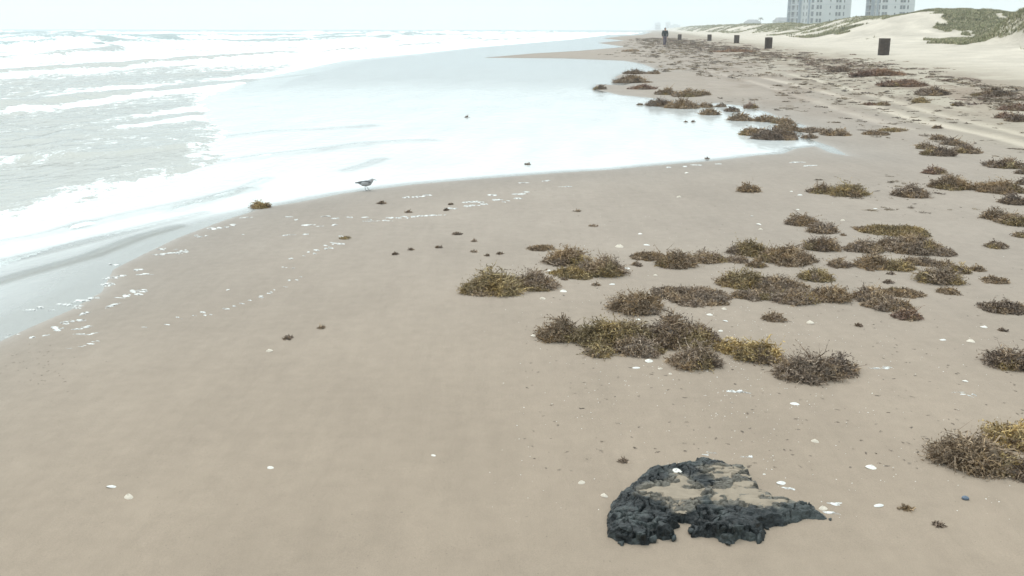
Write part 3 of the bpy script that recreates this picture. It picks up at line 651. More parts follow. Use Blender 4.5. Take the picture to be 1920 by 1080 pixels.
# ------------------------------------------------------------------ black lump
def zp(X, Y): return 1100+X/3.84, 840+Y/3.84
OUT = [(150, 720), (145, 640), (140, 540), (165, 470), (180, 400), (240, 340), (300, 290), (370, 220), (450, 160), (540, 130), (640, 120), (740, 108), (790, 85), (870, 88), (960, 100), (1060, 138), (1130, 155), (1172, 180), (1195, 260), (1225, 300), (1290, 350), (1340, 380), (1410, 395), (1500, 435), (1560, 462), (1620, 465), (1655, 510), (1700, 550), (1737, 585), (1700, 592), (1640, 578), (1560, 588), (1470, 628), (1380, 642), (1285, 655), (1275, 742), (1180, 745), (1100, 732), (1060, 768), (970, 765), (940, 735), (870, 722), (750, 712), (722, 650), (800, 662), (870, 655), (760, 620), (640, 600), (655, 640), (610, 680), (630, 727), (540, 737), (470, 712), (450, 782), (330, 777), (230, 752)]
SP = [[(620, 205), (700, 230), (740, 290), (800, 320), (862, 340), (850, 400), (780, 450), (680, 502), (600, 472), (540, 420), (470, 430), (370, 405), (350, 340), (470, 308), (580, 300)],
      [(808, 205), (900, 165), (1050, 178), (1172, 190), (1150, 250), (1080, 282), (900, 272), (810, 252)],
      [(890, 345), (1080, 290), (1200, 300), (1300, 395), (1500, 440), (1400, 480), (1240, 512), (1100, 492), (940, 490), (895, 430)]]
HT = .055
def out_z(X, Y): return HT*.8*float(1-ss(330, 640, Y))*(1-.5*float(ss(1100, 1600, X)))
PO = np.array([PZ(*zp(X, Y), out_z(X, Y))[:2] for X, Y in OUT]); PS = [np.array([PZ(*zp(X, Y), HT*hz_)[:2] for X, Y in q]) for q, hz_ in zip(SP, (.85, .75, .62))]
c0 = PO.mean(0); PO = PO-c0; PS = [q-c0 for q in PS]
x0, y0 = PO.min(0)-.03; x1, y1 = PO.max(0)+.03
nxg, nyg = int((x1-x0)/.0027), int((y1-y0)/.0027)
X, Y = np.meshgrid(np.linspace(x0, x1, nxg), np.linspace(y0, y1, nyg))
s = sdist(X, Y, PO)+(fbm(X*28, Y*28, 3, 4)-.5)*.020
sandm = np.max([sdist(X, Y, q) for q in PS], 0)
ridge = 1-np.abs(fbm(X*16+2, Y*30, 8, 4)*2-1)                    # torn, layered ledges
tailx = ss(.18, .42, X)
crack = np.minimum(np.abs(fbm(X*11, Y*11, 14, 3)-.5), np.abs(fbm(X*9+4, Y*14+7, 19, 3)-.5))
frontness = ss(.02, -.30, Y) if False else 1-ss(-.28, .0, Y)
Htop = HT*(1-.55*tailx)*(.80+.30*frontness)
h1 = .42*ss(0, .010, s)+.34*ss(.014, .030, s+(fbm(X*22, Y*40, 33, 3)-.5)*.03)+.24*ss(.03, .075, s+(fbm(X*14, Y*26, 35, 3)-.5)*.05)
z = Htop*h1+ss(0, .02, s)*((fbm(X*12, Y*16, 41, 5)-.5)*.028+(ridge-.8)*.012+(fbm(X*45, Y*60, 43, 3)-.5)*.006)
z = z-.024*np.exp(-(crack/.010)**2)*ss(.0, .02, s)-.012*np.exp(-(np.abs(fbm(X*20+3, Y*26, 88, 3)-.5)/.012)**2)*ss(.0, .02, s)+(fbm(X*80, Y*110, 89, 3)-.5)*.003*ss(0, .01, s)
q_ = .007; zt = np.floor(z/q_)*q_+q_*ss(.25, .75, (z/q_)-np.floor(z/q_)); z = z*.45+zt*.55
z = np.where(s < 0, -.02+np.maximum(s, -.02)*0, np.maximum(z, .006))
isl = ss(.56, .62, fbm(X*17, Y*40, 52, 4))
sc_ = ss(-.006, .012, sandm+(fbm(X*30, Y*34, 51, 4)-.5)*.045-isl*.035)
flat = Htop*.86
z = np.where(s > .0, z*(1-sc_)+(flat-.007+(fbm(X*40, Y*60, 55, 4)-.42)*.020)*sc_, z)
# small sideways pulls so the rim overhangs and the ledges are torn
DX = (fbm(X*30, Y*30, 57, 3)-.5)*.014; DY = (fbm(X*30+9, Y*30, 59, 3)-.5)*.014-.018*ss(.25, .9, z/HT)*(s < .035)*frontness
id_ = np.arange(nxg*nyg).reshape(nyg, nxg); q4 = np.stack([id_[:-1, :-1], id_[:-1, 1:], id_[1:, 1:], id_[1:, :-1]], -1).reshape(-1, 4)
kp = (s.ravel() > -.006)[q4].any(1)
def sub(V, q, extra=None):
    us = np.unique(q); rm = np.full(len(V), -1); rm[us] = np.arange(len(us)); return V[us], rm[q], us
LZ = float(gz(*c0))
lump = empty('dark_lump', (c0[0], c0[1], LZ)); tag(lump, 'black crusty lump of tarry clay in the foreground, sand caught on its top', 'rock')
V_, q_4, us = sub(np.stack([X+DX, Y+DY, z], -1).reshape(-1, 3), q4[kp])
cv = fbm(X*24, Y*40, 63, 5).ravel()[us]; gr = ss(.50, .68, fbm(X*7+3, Y*9, 67, 3).ravel()[us]+(cv-.5)*.8)
dust = ss(-.020, .004, sandm.ravel()[us]+(cv-.5)*.05)*ss(.55, .8, (z/(Htop*.86)).ravel()[us])
C_ = np.array([.009, .012, .013])*(1-gr[:, None])+np.array([.034, .040, .039])*gr[:, None]
C_ = C_*(.65+.75*cv[:, None]); C_ = C_*(1-.45*dust[:, None])+np.array([.23, .20, .155])*.45*dust[:, None]
C_ = np.clip(C_, .006, 1)
M_clay = mat('tarry_clay', rough=.40, spec=.32, attr='col', var=.3, vscale=55, bump=.006, bscale=110)
mesh_np('clay_body', V_, q_4, M_clay, parent=lump, attrs={'col': C_})
M_psand = mat('caught_sand', (.262, .218, .168), rough=.85, spec=.1, var=.10, vscale=30, bump=.0035, bscale=70)
for k, P_ in enumerate(PS):
    sp_ = sdist(X, Y, P_)+(fbm(X*26, Y*34, 71+k, 4)-.5)*.05-isl*.04
    zs = flat-.010+.012*ss(-.02, .03, sp_)+(fbm(X*14, Y*16, 75+k, 4)-.5)*.010
    kk = (sp_.ravel() > -.012)[q4].all(1) & (s.ravel() > .004)[q4].all(1)
    V_, q_4, us = sub(np.stack([X+DX, Y+DY, zs], -1).reshape(-1, 3), q4[kk])
    mesh_np('sand_patch', V_, q_4, M_psand, parent=lump)
# wedge of sand packed against the notch in the front rim and broken crumbs
bm = bmesh.new()
for (Xc, Yc, sz) in [(455, 745, .020), (760, 690, .018), (1010, 770, .012), (1745, 590, .008), (620, 735, .014), (250, 765, .014), (1230, 735, .02), (1290, 655, .010), (850, 700, .016)]:
    p = PZ(*zp(Xc, Yc))[:2]-c0
    r = bmesh.ops.create_icosphere(bm, subdivisions=2, radius=sz*.75, matrix=Matrix.Translation((p[0], p[1], sz*.35)) @ Matrix.Rotation(Xc, 4, 'Z') @ Matrix.Diagonal((1.5, .9, .7, 1)))
    for v in r['verts']:
        n_ = float(fbm(np.array(v.co.x*60), np.array(v.co.y*60+v.co.z*40), 81, 3))-.5; v.co += Vector((n_, n_*.6, n_))*sz*1.6
M_crumb = mat('clay_crumb', (.035, .042, .042), rough=.5, var=.4, vscale=80, bump=.004, bscale=150)
tag(bm_obj('crumbs', bm, M_crumb, lump), kind='stuff')

# ------------------------------------------------------------------ shells
def shell_mesh(ridges=9, curl=.5):
    V = []; F_ = []; nu_, nv_ = 26, 6
    for j in range(nv_+1):
        q = j/nv_
        for i in range(nu_):
            a = 2*math.pi*i/nu_; rad = q*(1+.035*math.cos(ridges*2*a)*q); xx = rad*math.cos(a)*.55; yy = rad*math.sin(a)*.45-.06*q*q*math.cos(a)
            zz = curl*.5*(1-q**2.2)*(1+.25*math.sin(a))+.01*math.cos(ridges*2*a)*q; V.append((xx, yy, zz))
    for j in range(nv_):
        for i in range(nu_): F_.append((j*nu_+i, j*nu_+(i+1) % nu_, (j+1)*nu_+(i+1) % nu_, (j+1)*nu_+i))
    me = bpy.data.meshes.new('shell'); me.from_pydata(V, [], F_); me.materials.append(M_shell)
    for p in me.polygons: p.use_smooth = True
    return me
SM = [shell_mesh(9, .55), shell_mesh(6, .8), shell_mesh(12, .4)]
for k_, c_ in enumerate([(.62, .55, .46), (.66, .65, .62)]): SM[k_+1].materials[0] = mat('worn_shell', c_, rough=.5, var=.18, vscale=50, bump=.001, bscale=400)
SHL = [(1268, 880, 20, "white shell resting on top of the black lump", .07), (1133, 927, 15, "pale shell left of the black lump"), (1466, 902, 19, "cream shell right behind the black lump"),
 (1433, 888, 6, "tiny shell between the black lump and the cream shell"), (1543, 951, 16, "shell beside the bubbly foam at the lump's right tip"), (1647, 944, 18, "white oval shell right of the lump's tip"),
 (1634, 873, 20, "white oval shell farther behind, right of the cream one"), (1528, 825, 14, "white shell behind the black lump, in open sand"), (1490, 754, 16, "half grey shell below the round brown clump"),
 (1810, 713, 10, "faint small shell left of the large golden clump"), (241, 929, 18, "white shell in the bottom left, the nearer of two"), (210, 909, 17, "pale shell in the bottom left, the farther of two"),
 (508, 875, 13, "pale shell alone in the left foreground"), (505, 656, 13, "small pale shell below the thin scrap on the left"), (427, 542, 8, "bright dot of a shell on bare sand at left"),
 (813, 852, 10, "faint shell in the middle foreground"), (1090, 903, 14, "faint buried shell left of the pale one by the lump"), (1193, 687, 14, "white shell in front of the biggest heap"),
 (1218, 674, 18, "cream shell between front tufts of the biggest heap"), (1238, 690, 10, "little shell behind the white one in front of the biggest heap"), (1281, 661, 9, "shell caught low in the heap's right tuft"),
 (1196, 598, 17, "large white shell lodged on the biggest heap", .03), (1000, 628, 10, "shell at the left tip of the biggest heap"), (1147, 531, 11, "round white shell at the left end of the strip"),
 (1057, 544, 14, "flat shell in front of the tall rear heap, upper"), (1017, 558, 12, "flat shell in front of the tall rear heap, lower"), (1176, 501, 12, "shell between tall rear heap and humped ridge"),
 (1030, 506, 9, "shell on the right end of the leftmost clump"), (1161, 460, 16, "half open shell behind the tall rear heap"), (1213, 457, 12, "shell left behind the humped ridge"),
 (1200, 437, 9, "small bright shell farther behind the humped ridge"), (1229, 515, 8, "tiny shell in front of the humped ridge"), (1289, 567, 10, "shell under the strip behind the biggest heap"),
 (1331, 588, 12, "shell on the bare pocket behind the golden clump, left"), (1358, 578, 10, "flat shell on the bare pocket, upper"), (1361, 600, 10, "shell on the bare pocket behind the golden clump, right"),
 (1351, 619, 9, "shell at the top edge of the golden clump"), (1519, 603, 15, "white pointed shell behind the round brown clump"), (1516, 560, 18, "white shell in front of the grey strip"),
 (1845, 611, 13, "white shell on the right, topmost of three"), (1820, 638, 14, "flat white shell on the right, middle of three"), (1768, 635, 11, "white shell on the right, leftmost of three"),
 (1423, 419, 10, "white shell left of the bare pair of clumps, upper"), (1426, 429, 8, "white shell left of the bare pair of clumps, lower"), (1410, 404, 6, "tiny shell above those left of the bare pair"),
 (1496, 392, 6, "tiny shell behind the conical clump"), (1580, 412, 8, "small shell right of the conical clump"), (1641, 390, 7, "small shell on open sand beyond the near cluster"),
 (1287, 323, 8, "bright dot of shell just below the pool's rim"), (1273, 368, 9, "shell on the flat sand under the pool's rim"), (1500, 364, 9, "shell left of the low olive clump pair"),
 (1484, 358, 6, "tiny shell left of the one by the low clump"), (1257, 700, 7, "tiny shell scattered before the biggest heap")]
for k, e in enumerate(SHL):
    px, py, wd, lb = e[:4]; zt = e[4] if len(e) > 4 else 0
    if zt: p = PZ(px, py+3, zt); t = math.dist(p, (0, 0, CAMH))
    else: p, t = hit(px, py+wd*.2)
    o = bpy.data.objects.new('shell', SM[k % 3]); COL.objects.link(o); sz = wd*t/F*.95
    o.location = (p[0], p[1], p[2]-.02*sz); o.scale = (sz, sz*.9, sz*.8); o.rotation_euler = (rng.uniform(-.25, .25), rng.uniform(-.2, .2), rng.uniform(-.6, .6)+(math.pi if k % 2 else 0))
    tag(o, lb, 'shell', 'white shells on the sand')
# bluish pebble
p, t = hit(1810, 936); bm = bmesh.new(); bmesh.ops.create_icosphere(bm, subdivisions=3, radius=.011, matrix=Matrix.Diagonal((1.2, .9, .7, 1)))
for v in bm.verts: v.co *= 1+.25*(float(fbm(np.array(v.co.x*90), np.array(v.co.y*90+v.co.z*70), 4, 2))-.5)
pb = bm_obj('pebble', bm, mat('blue_grey_stone', (.10, .13, .17), .5, var=.2, vscale=200)); pb.location = (p[0], p[1], p[2]+.004); tag(pb, 'small blue grey pebble below the large golden clump', 'pebble')
# crushed shell grit
Vs, Ts = [], []; off = 0
for _ in range(1500):
    if rng.uniform() < .6: px, py = rng.normal()*170+1380, rng.normal()*110+640
    else: px, py = rng.uniform(900, 2000), rng.uniform(330, 1000)
    if not 320 < py < 1100: continue
    q = PZ(px, py)
    if abs(float(shore_sd(q[0], q[1]))) < .3: continue
    n = 5; a = np.sort(rng.uniform(0, 6.28, n)); sz = rng.uniform(.0012, .0038); z0 = float(gz(q[0], q[1]))
    ring = np.stack([q[0]+np.cos(a)*sz*1.4, q[1]+np.sin(a)*sz, np.full(n, z0-.001)], -1); tp = np.array([[q[0], q[1], z0+sz*.6]])
    Vs.append(np.vstack([ring, tp])); i = np.arange(n); Ts.append(np.stack([i, (i+1) % n, np.full(n, n)], -1)+off); off += n+1
tag(mesh_np('shell_grit', np.vstack(Vs), np.vstack(Ts), M_shell, smooth=False), 'crushed pale shell grit sprinkled on the damp sand', 'shell grit', kind='stuff')

# ------------------------------------------------------------------ foam left on the sand
def foam_mesh():
    Vs, Ts = [], []; off = 0
    def blob(px, py, wpx, hpx, tilt):
        nonlocal off
        p, t = hit(px, py); a_ = wpx/2*t/F; sn = max(.06, (CAMH)/t); b_ = min(hpx/2*t/F/sn, a_*1.6)
        n = 22; a = np.linspace(0, 2*np.pi, n, endpoint=False); sd = rng.uniform(0, 99)
        rad = .12+1.6*fbm(np.cos(a)*2.4+sd, np.sin(a)*2.4, 3, 4)
        lx, ly = np.cos(a)*rad*a_, np.sin(a)*rad*b_
        ly = ly+lx*tilt/sn; hh = min(.006, .25*b_)
        az_ = math.atan2(p[0], p[1]); c, s_ = math.cos(-az_), math.sin(-az_)
        def W(f, z): return np.stack([(lx*f*c-ly*f*s_)+p[0], (lx*f*s_+ly*f*c)+p[1], np.full(n, p[2]+z)], -1)
        Vs.append(np.vstack([W(1, -.002), W(.8, hh*.7), W(.45, hh), [[p[0], p[1], p[2]+hh]]])); i = np.arange(n); j = (i+1) % n
        q = [np.stack([i+k*n, j+k*n, j+(k+1)*n], -1) for k in (0, 1)]+[np.stack([i+k*n, j+(k+1)*n, i+(k+1)*n], -1) for k in (0, 1)]
        Ts.append(np.vstack(q+[np.stack([i+2*n, j+2*n, np.full(n, 3*n)], -1)])+off); off += 3*n+1
    for e in [(212, 498, 22, 8, -.1), (208, 522, 42, 9, -.15), (200, 532, 24, 8, -.3), (258, 506, 20, 5, -.1), (272, 515, 28, 4, -.1), (250, 550, 50, 9, -.3), (232, 558, 20, 5, -.4),
              (150, 565, 70, 6, -.15), (122, 572, 26, 8, -.2), (145, 577, 20, 6, -.2), (66, 580, 34, 5, -.3), (96, 583, 10, 4, 0), (158, 590, 16, 8, .2), (135, 603, 42, 8, -.25),
              (110, 617, 30, 9, -.2), (155, 615, 40, 5, -.2), (163, 626, 48, 4, -.05), (88, 629, 16, 6, 0), (58, 632, 16, 5, 0), (25, 627, 20, 4, -.1), (12, 634, 16, 4, 0), (214, 572, 16, 8, .5), (170, 645, 46, 3, -.35), (130, 653, 14, 3, -.2),
              (305, 467, 18, 6, .2), (318, 475, 70, 4, -.08), (340, 470, 30, 4, .2), (375, 443, 34, 4, 0), (405, 430, 26, 6, -.1), (430, 425, 26, 6, -.3), (465, 407, 14, 5, 0), (459, 439, 10, 4, 0),
              (541, 407, 18, 4, 0), (556, 412, 8, 3, 0), (582, 422, 14, 3, 0), (611, 406, 12, 5, 0), (627, 410, 10, 4, 0), (656, 408, 12, 3, 0), (602, 424, 8, 3, 0), (626, 423, 9, 6, 0), (540, 441, 34, 3, -.08), (570, 440, 9, 3, 0),
              (685, 408, 16, 4, 0), (700, 414, 30, 3, .05), (684, 416, 8, 4, 0), (725, 414, 22, 3, -.1), (755, 408, 56, 6, -.05), (790, 406, 34, 5, 0), (820, 404, 40, 3, -.06), (765, 371, 30, 4, -.05), (795, 367, 30, 4, -.15), (850, 391, 24, 5, -.1),
              (895, 385, 52, 5, -.08), (885, 379, 40, 4, 0), (932, 374, 28, 4, -.1), (925, 366, 20, 4, 0), (950, 378, 20, 4, -.3), (975, 364, 22, 4, -.1), (970, 371, 14, 3, -.1), (988, 360, 14, 3, 0), (1025, 340, 16, 4, .2), (1060, 350, 22, 2, 0), (980, 342, 12, 3, 0),
              (1255, 313, 14, 5, 0), (1281, 312, 10, 4, 0), (1310, 310, 14, 3, 0), (1345, 307, 10, 3, 0), (1498, 305, 16, 3, .1), (1521, 310, 14, 4, .2), (1560, 944, 24, 10, 0), (1575, 940, 16, 8, .2), (1560, 962, 16, 6, 0), (1402, 857, 22, 8, 0), (1330, 850, 24, 6, -.2), (1480, 916, 16, 8, 0), (1820, 742, 18, 6, -.5), (1800, 738, 26, 3, .3), (1395, 733, 26, 10, 0), (1372, 737, 10, 10, 0), (1650, 690, 46, 5, -.05)]:
        w_, h_ = e[2], e[3]
        n_ = max(1, int(w_/9))
        for q in range(n_):
            f = (q+.5)/n_-.5
            blob(e[0]+f*w_*.9+rng.normal()*2, e[1]+f*w_*.9*e[4]+rng.normal()*h_*.2, w_/n_*rng.uniform(.6, 2.0), h_*rng.uniform(.2, .75), e[4]*.5)
    # thin broken line of an older wave reach
    line = [(640, 440), (612, 465), (640, 455), (560, 485), (535, 490), (540, 500), (562, 512), (555, 525), (530, 538), (500, 550), (470, 565), (430, 575), (400, 588), (355, 590), (320, 605), (260, 620)]
    for (ax, ay), (bx_, by) in zip(line[:-1], line[1:]):
        m = int(max(2, math.hypot(bx_-ax, by-ay)/7))
        for q in range(m):
            if rng.uniform() < .45: continue
            f = q/m; blob(ax+(bx_-ax)*f+rng.normal()*3, ay+(by-ay)*f+rng.normal()*2, rng.uniform(4, 13), rng.uniform(1.2, 3), -.15)
    return mesh_np('sea_foam', np.vstack(Vs), np.vstack(Ts), M_foam)
tag(foam_mesh(), 'white sea foam flecks left on the wet sand by the last wave', 'foam', kind='stuff')

# ------------------------------------------------------------------ dune grass
n = 420000
vv = 25+900*rng.uniform(size=n)**2.1; uu = 16+rng.uniform(size=n)**.8*34
vv = np.concatenate([vv, rng.uniform(50, 135, 330000)]); uu = np.concatenate([uu, 17+rng.uniform(size=330000)*24]); n = len(vv)
x, y = XY(uu, vv); msk = fbm(uu*.22, vv*.10, 61)+.10*ss(24, 31, uu)+.30*np.exp(-(((uu-22.7)/2.5)**2+((vv-63)/6)**2)**2)+(fbm(uu*.9, vv*.5, 63)-.5)*.30-.27*np.exp(-((vv-112)/14)**2)*(1-ss(25, 29, uu))
msk = msk+.10*np.exp(-((uu-29.5)/2.5)**2)+.07*ss(32, 38, uu)
ok = (msk > .535) & (uu > 18.5); x, y, vv, uu = x[ok], y[ok], vv[ok], uu[ok]; z = gz(x, y); n = len(x)
hh = rng.uniform(.08, .26, n)*(1+.15*(vv > 120)); wd = .014+.00022*vv; a = rng.uniform(0, 6.28, n); lean = rng.normal(size=(n, 2))*.12+np.array([.10, .04])
p0 = np.stack([x, y, z-.02], -1); sdv = np.stack([np.cos(a), np.sin(a), np.zeros(n)], -1)*wd[:, None]
tp = p0+np.stack([lean[:, 0], lean[:, 1], hh], -1); mp_ = p0+np.stack([lean[:, 0]*.3, lean[:, 1]*.3, hh*.55], -1)
V = np.stack([p0-sdv, p0+sdv, mp_+sdv*.8, mp_-sdv*.8, tp], 1).reshape(-1, 3); b = np.arange(n)*5
gp = np.array([(.19, .19, .105), (.24, .225, .135), (.15, .155, .085), (.34, .30, .20)]); C_ = gp[rng.integers(0, 4, n)]*rng.uniform(.8, 1.25, (n, 1))
tag(mesh_np('dune_grass', V, [np.stack([b, b+1, b+2, b+3], -1), np.stack([b+3, b+2, b+4], -1)], M_grass, smooth=False, attrs={'col': np.repeat(C_, 5, 0)}),
    'grey green marram grass and scrub over the dune tops', 'grass', kind='stuff')

# ------------------------------------------------------------------ bins
def lathe(bm, prof, n=28):
    rings = [[bm.verts.new((r*math.cos(2*math.pi*i/n), r*math.sin(2*math.pi*i/n), z)) for i in range(n)] for r, z in prof]
    for a, b in zip(rings[:-1], rings[1:]):
        for i in range(n): bm.faces.new((a[i], a[(i+1) % n], b[(i+1) % n], b[i]))
    return rings
M_drum = mat('weathered_drum', (.062, .048, .040), .7, var=.3, vscale=7, bump=.01, bscale=12)
def drum():
    r0 = empty('rubbish_drum', (0, 0, 0)); bm = bmesh.new(); prof = [(.02, .02), (.285, .02), (.285, .0)]
    for zc in np.linspace(0, .86, 40):
        prof.append((.285+.010*math.exp(-((zc-.29)/.02)**2)+.010*math.exp(-((zc-.58)/.02)**2), .001+zc))
    prof += [(.272, .86), (.27, .10), (.01, .09)]
    lathe(bm, prof); bm_obj('drum_body', bm, M_drum, r0)
    for zc in (.862, .012):
        bm = bmesh.new(); n = 28; rr_ = []
        for i in range(n):
            a = 2*math.pi*i/n; c = Vector((.287*math.cos(a), .287*math.sin(a), zc)); rr_.append([bm.verts.new(c+Vector((math.cos(a)*.012*math.cos(q), math.sin(a)*.012*math.cos(q), .012*math.sin(q)))) for q in np.linspace(0, 2*math.pi, 6, endpoint=False)])
        for i in range(n):
            for q in range(6): bm.faces.new((rr_[i][q], rr_[(i+1) % n][q], rr_[(i+1) % n][(q+1) % 6], rr_[i][(q+1) % 6]))
        bm_obj('rim', bm, M_drum, r0)
    return r0
BINS = [(1657, 95, 29, 0, "nearest dark rubbish drum, below the bushy dune top"), (1441, 82, 20, 5, "tilted dark rubbish drum, second nearest, below the left tower"), (1381, 79.5, 14.5, 0, "third dark rubbish drum, left of the tilted one"),
        (1330, 79, 11.5, -2, "fourth rubbish drum, small and far, between the third and the walker's nearest drum"), (1274, 77.5, 10.5, 0, "farthest rubbish drum, just right of the walking person")]
d0 = drum()
for k, (px, py, hp, tl, lb) in enumerate(BINS):
    o = d0 if k == 0 else copy_tree(d0)
    t = .88*F/hp; d = ray(px, py); x, y = d[0]*t, d[1]*t; z = float(gz(x, y)); want = CAMH+d[2]*t
    o.location = (x, y, z-.02); o.rotation_euler = (0, R(-tl), k*1.3); tag(o, lb, 'rubbish bin', 'rubbish drums along the dune foot')

# ------------------------------------------------------------------ towers and far buildings
M_wall = mat('painted_concrete', (.44, .46, .465), .8, var=.05, vscale=.3); M_trim = mat('window_frame_paint', (.50, .52, .52), .6); M_glass = mat('dark_window_glass', (.045, .06, .07), .15, spec=.5)
M_blue = mat('blue_grey_render', (.26, .31, .36), .8, var=.05, vscale=.3); M_rail = mat('balcony_rail', (.5, .53, .56), .6)
def frame_mesh(w_, h_, name):
    bm = bmesh.new(); t_ = .12
    bx(bm, -w_/2-t_/2, 0, 0, t_, .16, h_+2*t_); bx(bm, w_/2+t_/2, 0, 0, t_, .16, h_+2*t_); bx(bm, 0, 0, h_/2+t_/2, w_, .158, t_); bx(bm, 0, -.04, -h_/2-t_/2, w_, .24, t_)
    me = bpy.data.meshes.new(name); bm.to_mesh(me); bm.free(); me.materials.append(M_trim)
    bm = bmesh.new(); bx(bm, 0, .03, 0, w_, .06, h_); mp_ = bpy.data.meshes.new('pane'); bm.to_mesh(mp_); bm.free(); mp_.materials.append(M_glass); return me, mp_
WM = {'pair': frame_mesh(1.25, 1.75, 'window'), 'small': frame_mesh(.7, 1.1, 'window'), 'slot': frame_mesh(.8, 1.8, 'window'), 'door': frame_mesh(2.3, 2.2, 'window')}
def tower(px, dist, W, D, th, floors, label, lw, name='apartment_tower'):
    """front face W wide turned by th so the left side face shows; px = pixel of the vertical edge between them"""
    d = ray(px, 54); ex, ey = d[0]/d[1]*dist, dist
    z0 = 1.0; fh = 3.05; r0 = empty(name, (ex, ey, z0), th)
    Ht = floors*fh+1.2
    bm = bmesh.new(); bx(bm, W/2, D/2, Ht/2-.5, W, D, Ht+1); bm_obj('wall', bm, M_wall, r0, False)
    bm = bmesh.new(); bx(bm, W/2, D/2, Ht+.18, W+.5, D+.5, .3); rf = bm_obj('roof', bm, M_trim, r0, False)
    bm = bmesh.new(); bx(bm, W*.5, D*.5, Ht+1.6, W*.35, D*.3, 2.6); bm_obj('stair_housing', bm, M_wall, rf, False)
    def win(kind, x, y, z, rz):
        f = bpy.data.objects.new('window', WM[kind][0]); COL.objects.link(f); f.parent = r0; f.location = (x, y, z); f.rotation_euler = (0, 0, rz)
        g = bpy.data.objects.new('pane', WM[kind][1]); COL.objects.link(g); g.parent = f
    for k in range(floors):
        zc = k*fh+1.75
        for fx, kind in ((.07, 'pair'), (.155, 'pair'), (.42, 'small'), (.60, 'pair'), (.685, 'pair'), (.80, 'slot')): win(kind, fx*W, -.075, zc, 0)
        for fy, kind in ((.08, 'door'), (.30, 'slot'), (.42, 'slot'), (.64, 'door'), (.85, 'door')): win(kind, -.075, fy*D, zc, -math.pi/2)
    for (a, b, nm) in ((.545, .955, 'balcony'),):
        for k in range(1, floors):
            bm = bmesh.new(); yc = (a+b)/2*D; ln = (b-a)*D; bx(bm, -.78, yc, k*fh, 1.4, ln, .2); o = bm_obj(nm, bm, M_rail, r0, False)
            bm = bmesh.new(); bx(bm, -1.46, yc, k*fh+1.1, .06, ln, .08)
            for q in np.linspace(-ln/2+.05, ln/2-.05, 9): bx(bm, -1.46, yc+q, k*fh+.58, .05, .05, .96)
            bm_obj('railing', bm, M_rail, o, False)
    for fy in (.20, .54, .985):
        bm = bmesh.new(); bx(bm, -.35 if fy < .5 else -.70, fy*D, Ht/2, .7 if fy < .5 else 1.4, .35, Ht-.3); bm_obj('fin_wall', bm, M_blue, r0, False)
    for k in range(1, floors, 3):
        bm = bmesh.new(); bx(bm, W/2, -.04, k*fh+.05, W-.1, .07, .10); bm_obj('string_course', bm, M_blue, r0, False)
    tag(r0, label, 'building', 'apartment towers behind the dunes')
    return r0
tower(1525, 480, 19.5, 22.0, R(16), 13, 'wider left white apartment tower behind the dunes, with blue grey balconied side', 46)
tower(1648, 482, 16.0, 16.0, R(1), 12, 'narrower right white apartment tower rising behind the grassy dune', 24)
M_far = mat('far_render', (.42, .47, .52), .9, var=.05, vscale=.2)
def block(px, dist, w_, h_, label, steps=None, name='distant_building'):
    d = ray(px, 54); r0 = empty(name, (d[0]/d[1]*dist, dist, 1))
    bm = bmesh.new(); bx(bm, 0, 0, h_/2, w_, w_*.8, h_); bm_obj('wall', bm, M_far, r0, False)
    bm = bmesh.new(); bx(bm, w_*.1, 0, h_+.75, w_*.4, w_*.4, 1.5); bm_obj('roof_plant', bm, M_far, r0, False)
    for k in range(int(h_/3.2)-1):
        bm = bmesh.new(); bx(bm, 0, -w_*.4-.05, 2.2+k*3.2, w_*.86, .1, 1.3); bm_obj('window_band', bm, M_glass, r0, False)
    tag(r0, label, 'building', 'faint buildings on the skyline')
block(1233, 2300, 12, 15, 'faint bluish high block on the skyline, left of the walking person')
block(1252, 2200, 10, 16, 'faint block on the skyline directly behind the walking person')
block(1264, 2000, 20, 9, 'faint low wide building on the skyline, right of the walking person')
M_roof = mat('grey_shingle', (.22, .22, .23), .8, var=.15, vscale=2)
def house(px, dist, w_, label):
    d = ray(px, 54); r0 = empty('beach_house', (d[0]/d[1]*dist, dist, 1.2), .2); hw = 5.4
    bm = bmesh.new(); bx(bm, 0, 0, hw/2, w_, 8, hw); bm_obj('wall', bm, M_wall, r0, False)
    bm = bmesh.new(); vs = [bm.verts.new(q) for q in ((-w_/2-.4, -4.4, hw), (w_/2+.4, -4.4, hw), (w_/2+.4, 4.4, hw), (-w_/2-.4, 4.4, hw), (-w_/2+1.5, 0, hw+2.2), (w_/2-1.5, 0, hw+2.2))]
    for f in ((0, 1, 5, 4), (2, 3, 4, 5), (1, 2, 5), (3, 0, 4), (3, 2, 1, 0)): bm.faces.new([vs[i] for i in f])
    bm_obj('roof', bm, M_roof, r0, False)
    for q in (-.3, 0, .3):
        f = bpy.data.objects.new('window', WM['pair'][0]); COL.objects.link(f); f.parent = r0; f.location = (q*w_, -4.09, 3.9)
        g = bpy.data.objects.new('pane', WM['pair'][1]); COL.objects.link(g); g.parent = f
    tag(r0, label, 'house')
house(1466, 620, 9, 'low roofed house peeping over the dune left of the wider tower')
house(1410, 760, 10, 'pale low house over the far dunes beside a palm')
M_bark = mat('palm_bark', (.16, .14, .12), .9, var=.2, vscale=3); M_frond = mat('palm_frond', (.08, .10, .055), .7, var=.2, vscale=2)
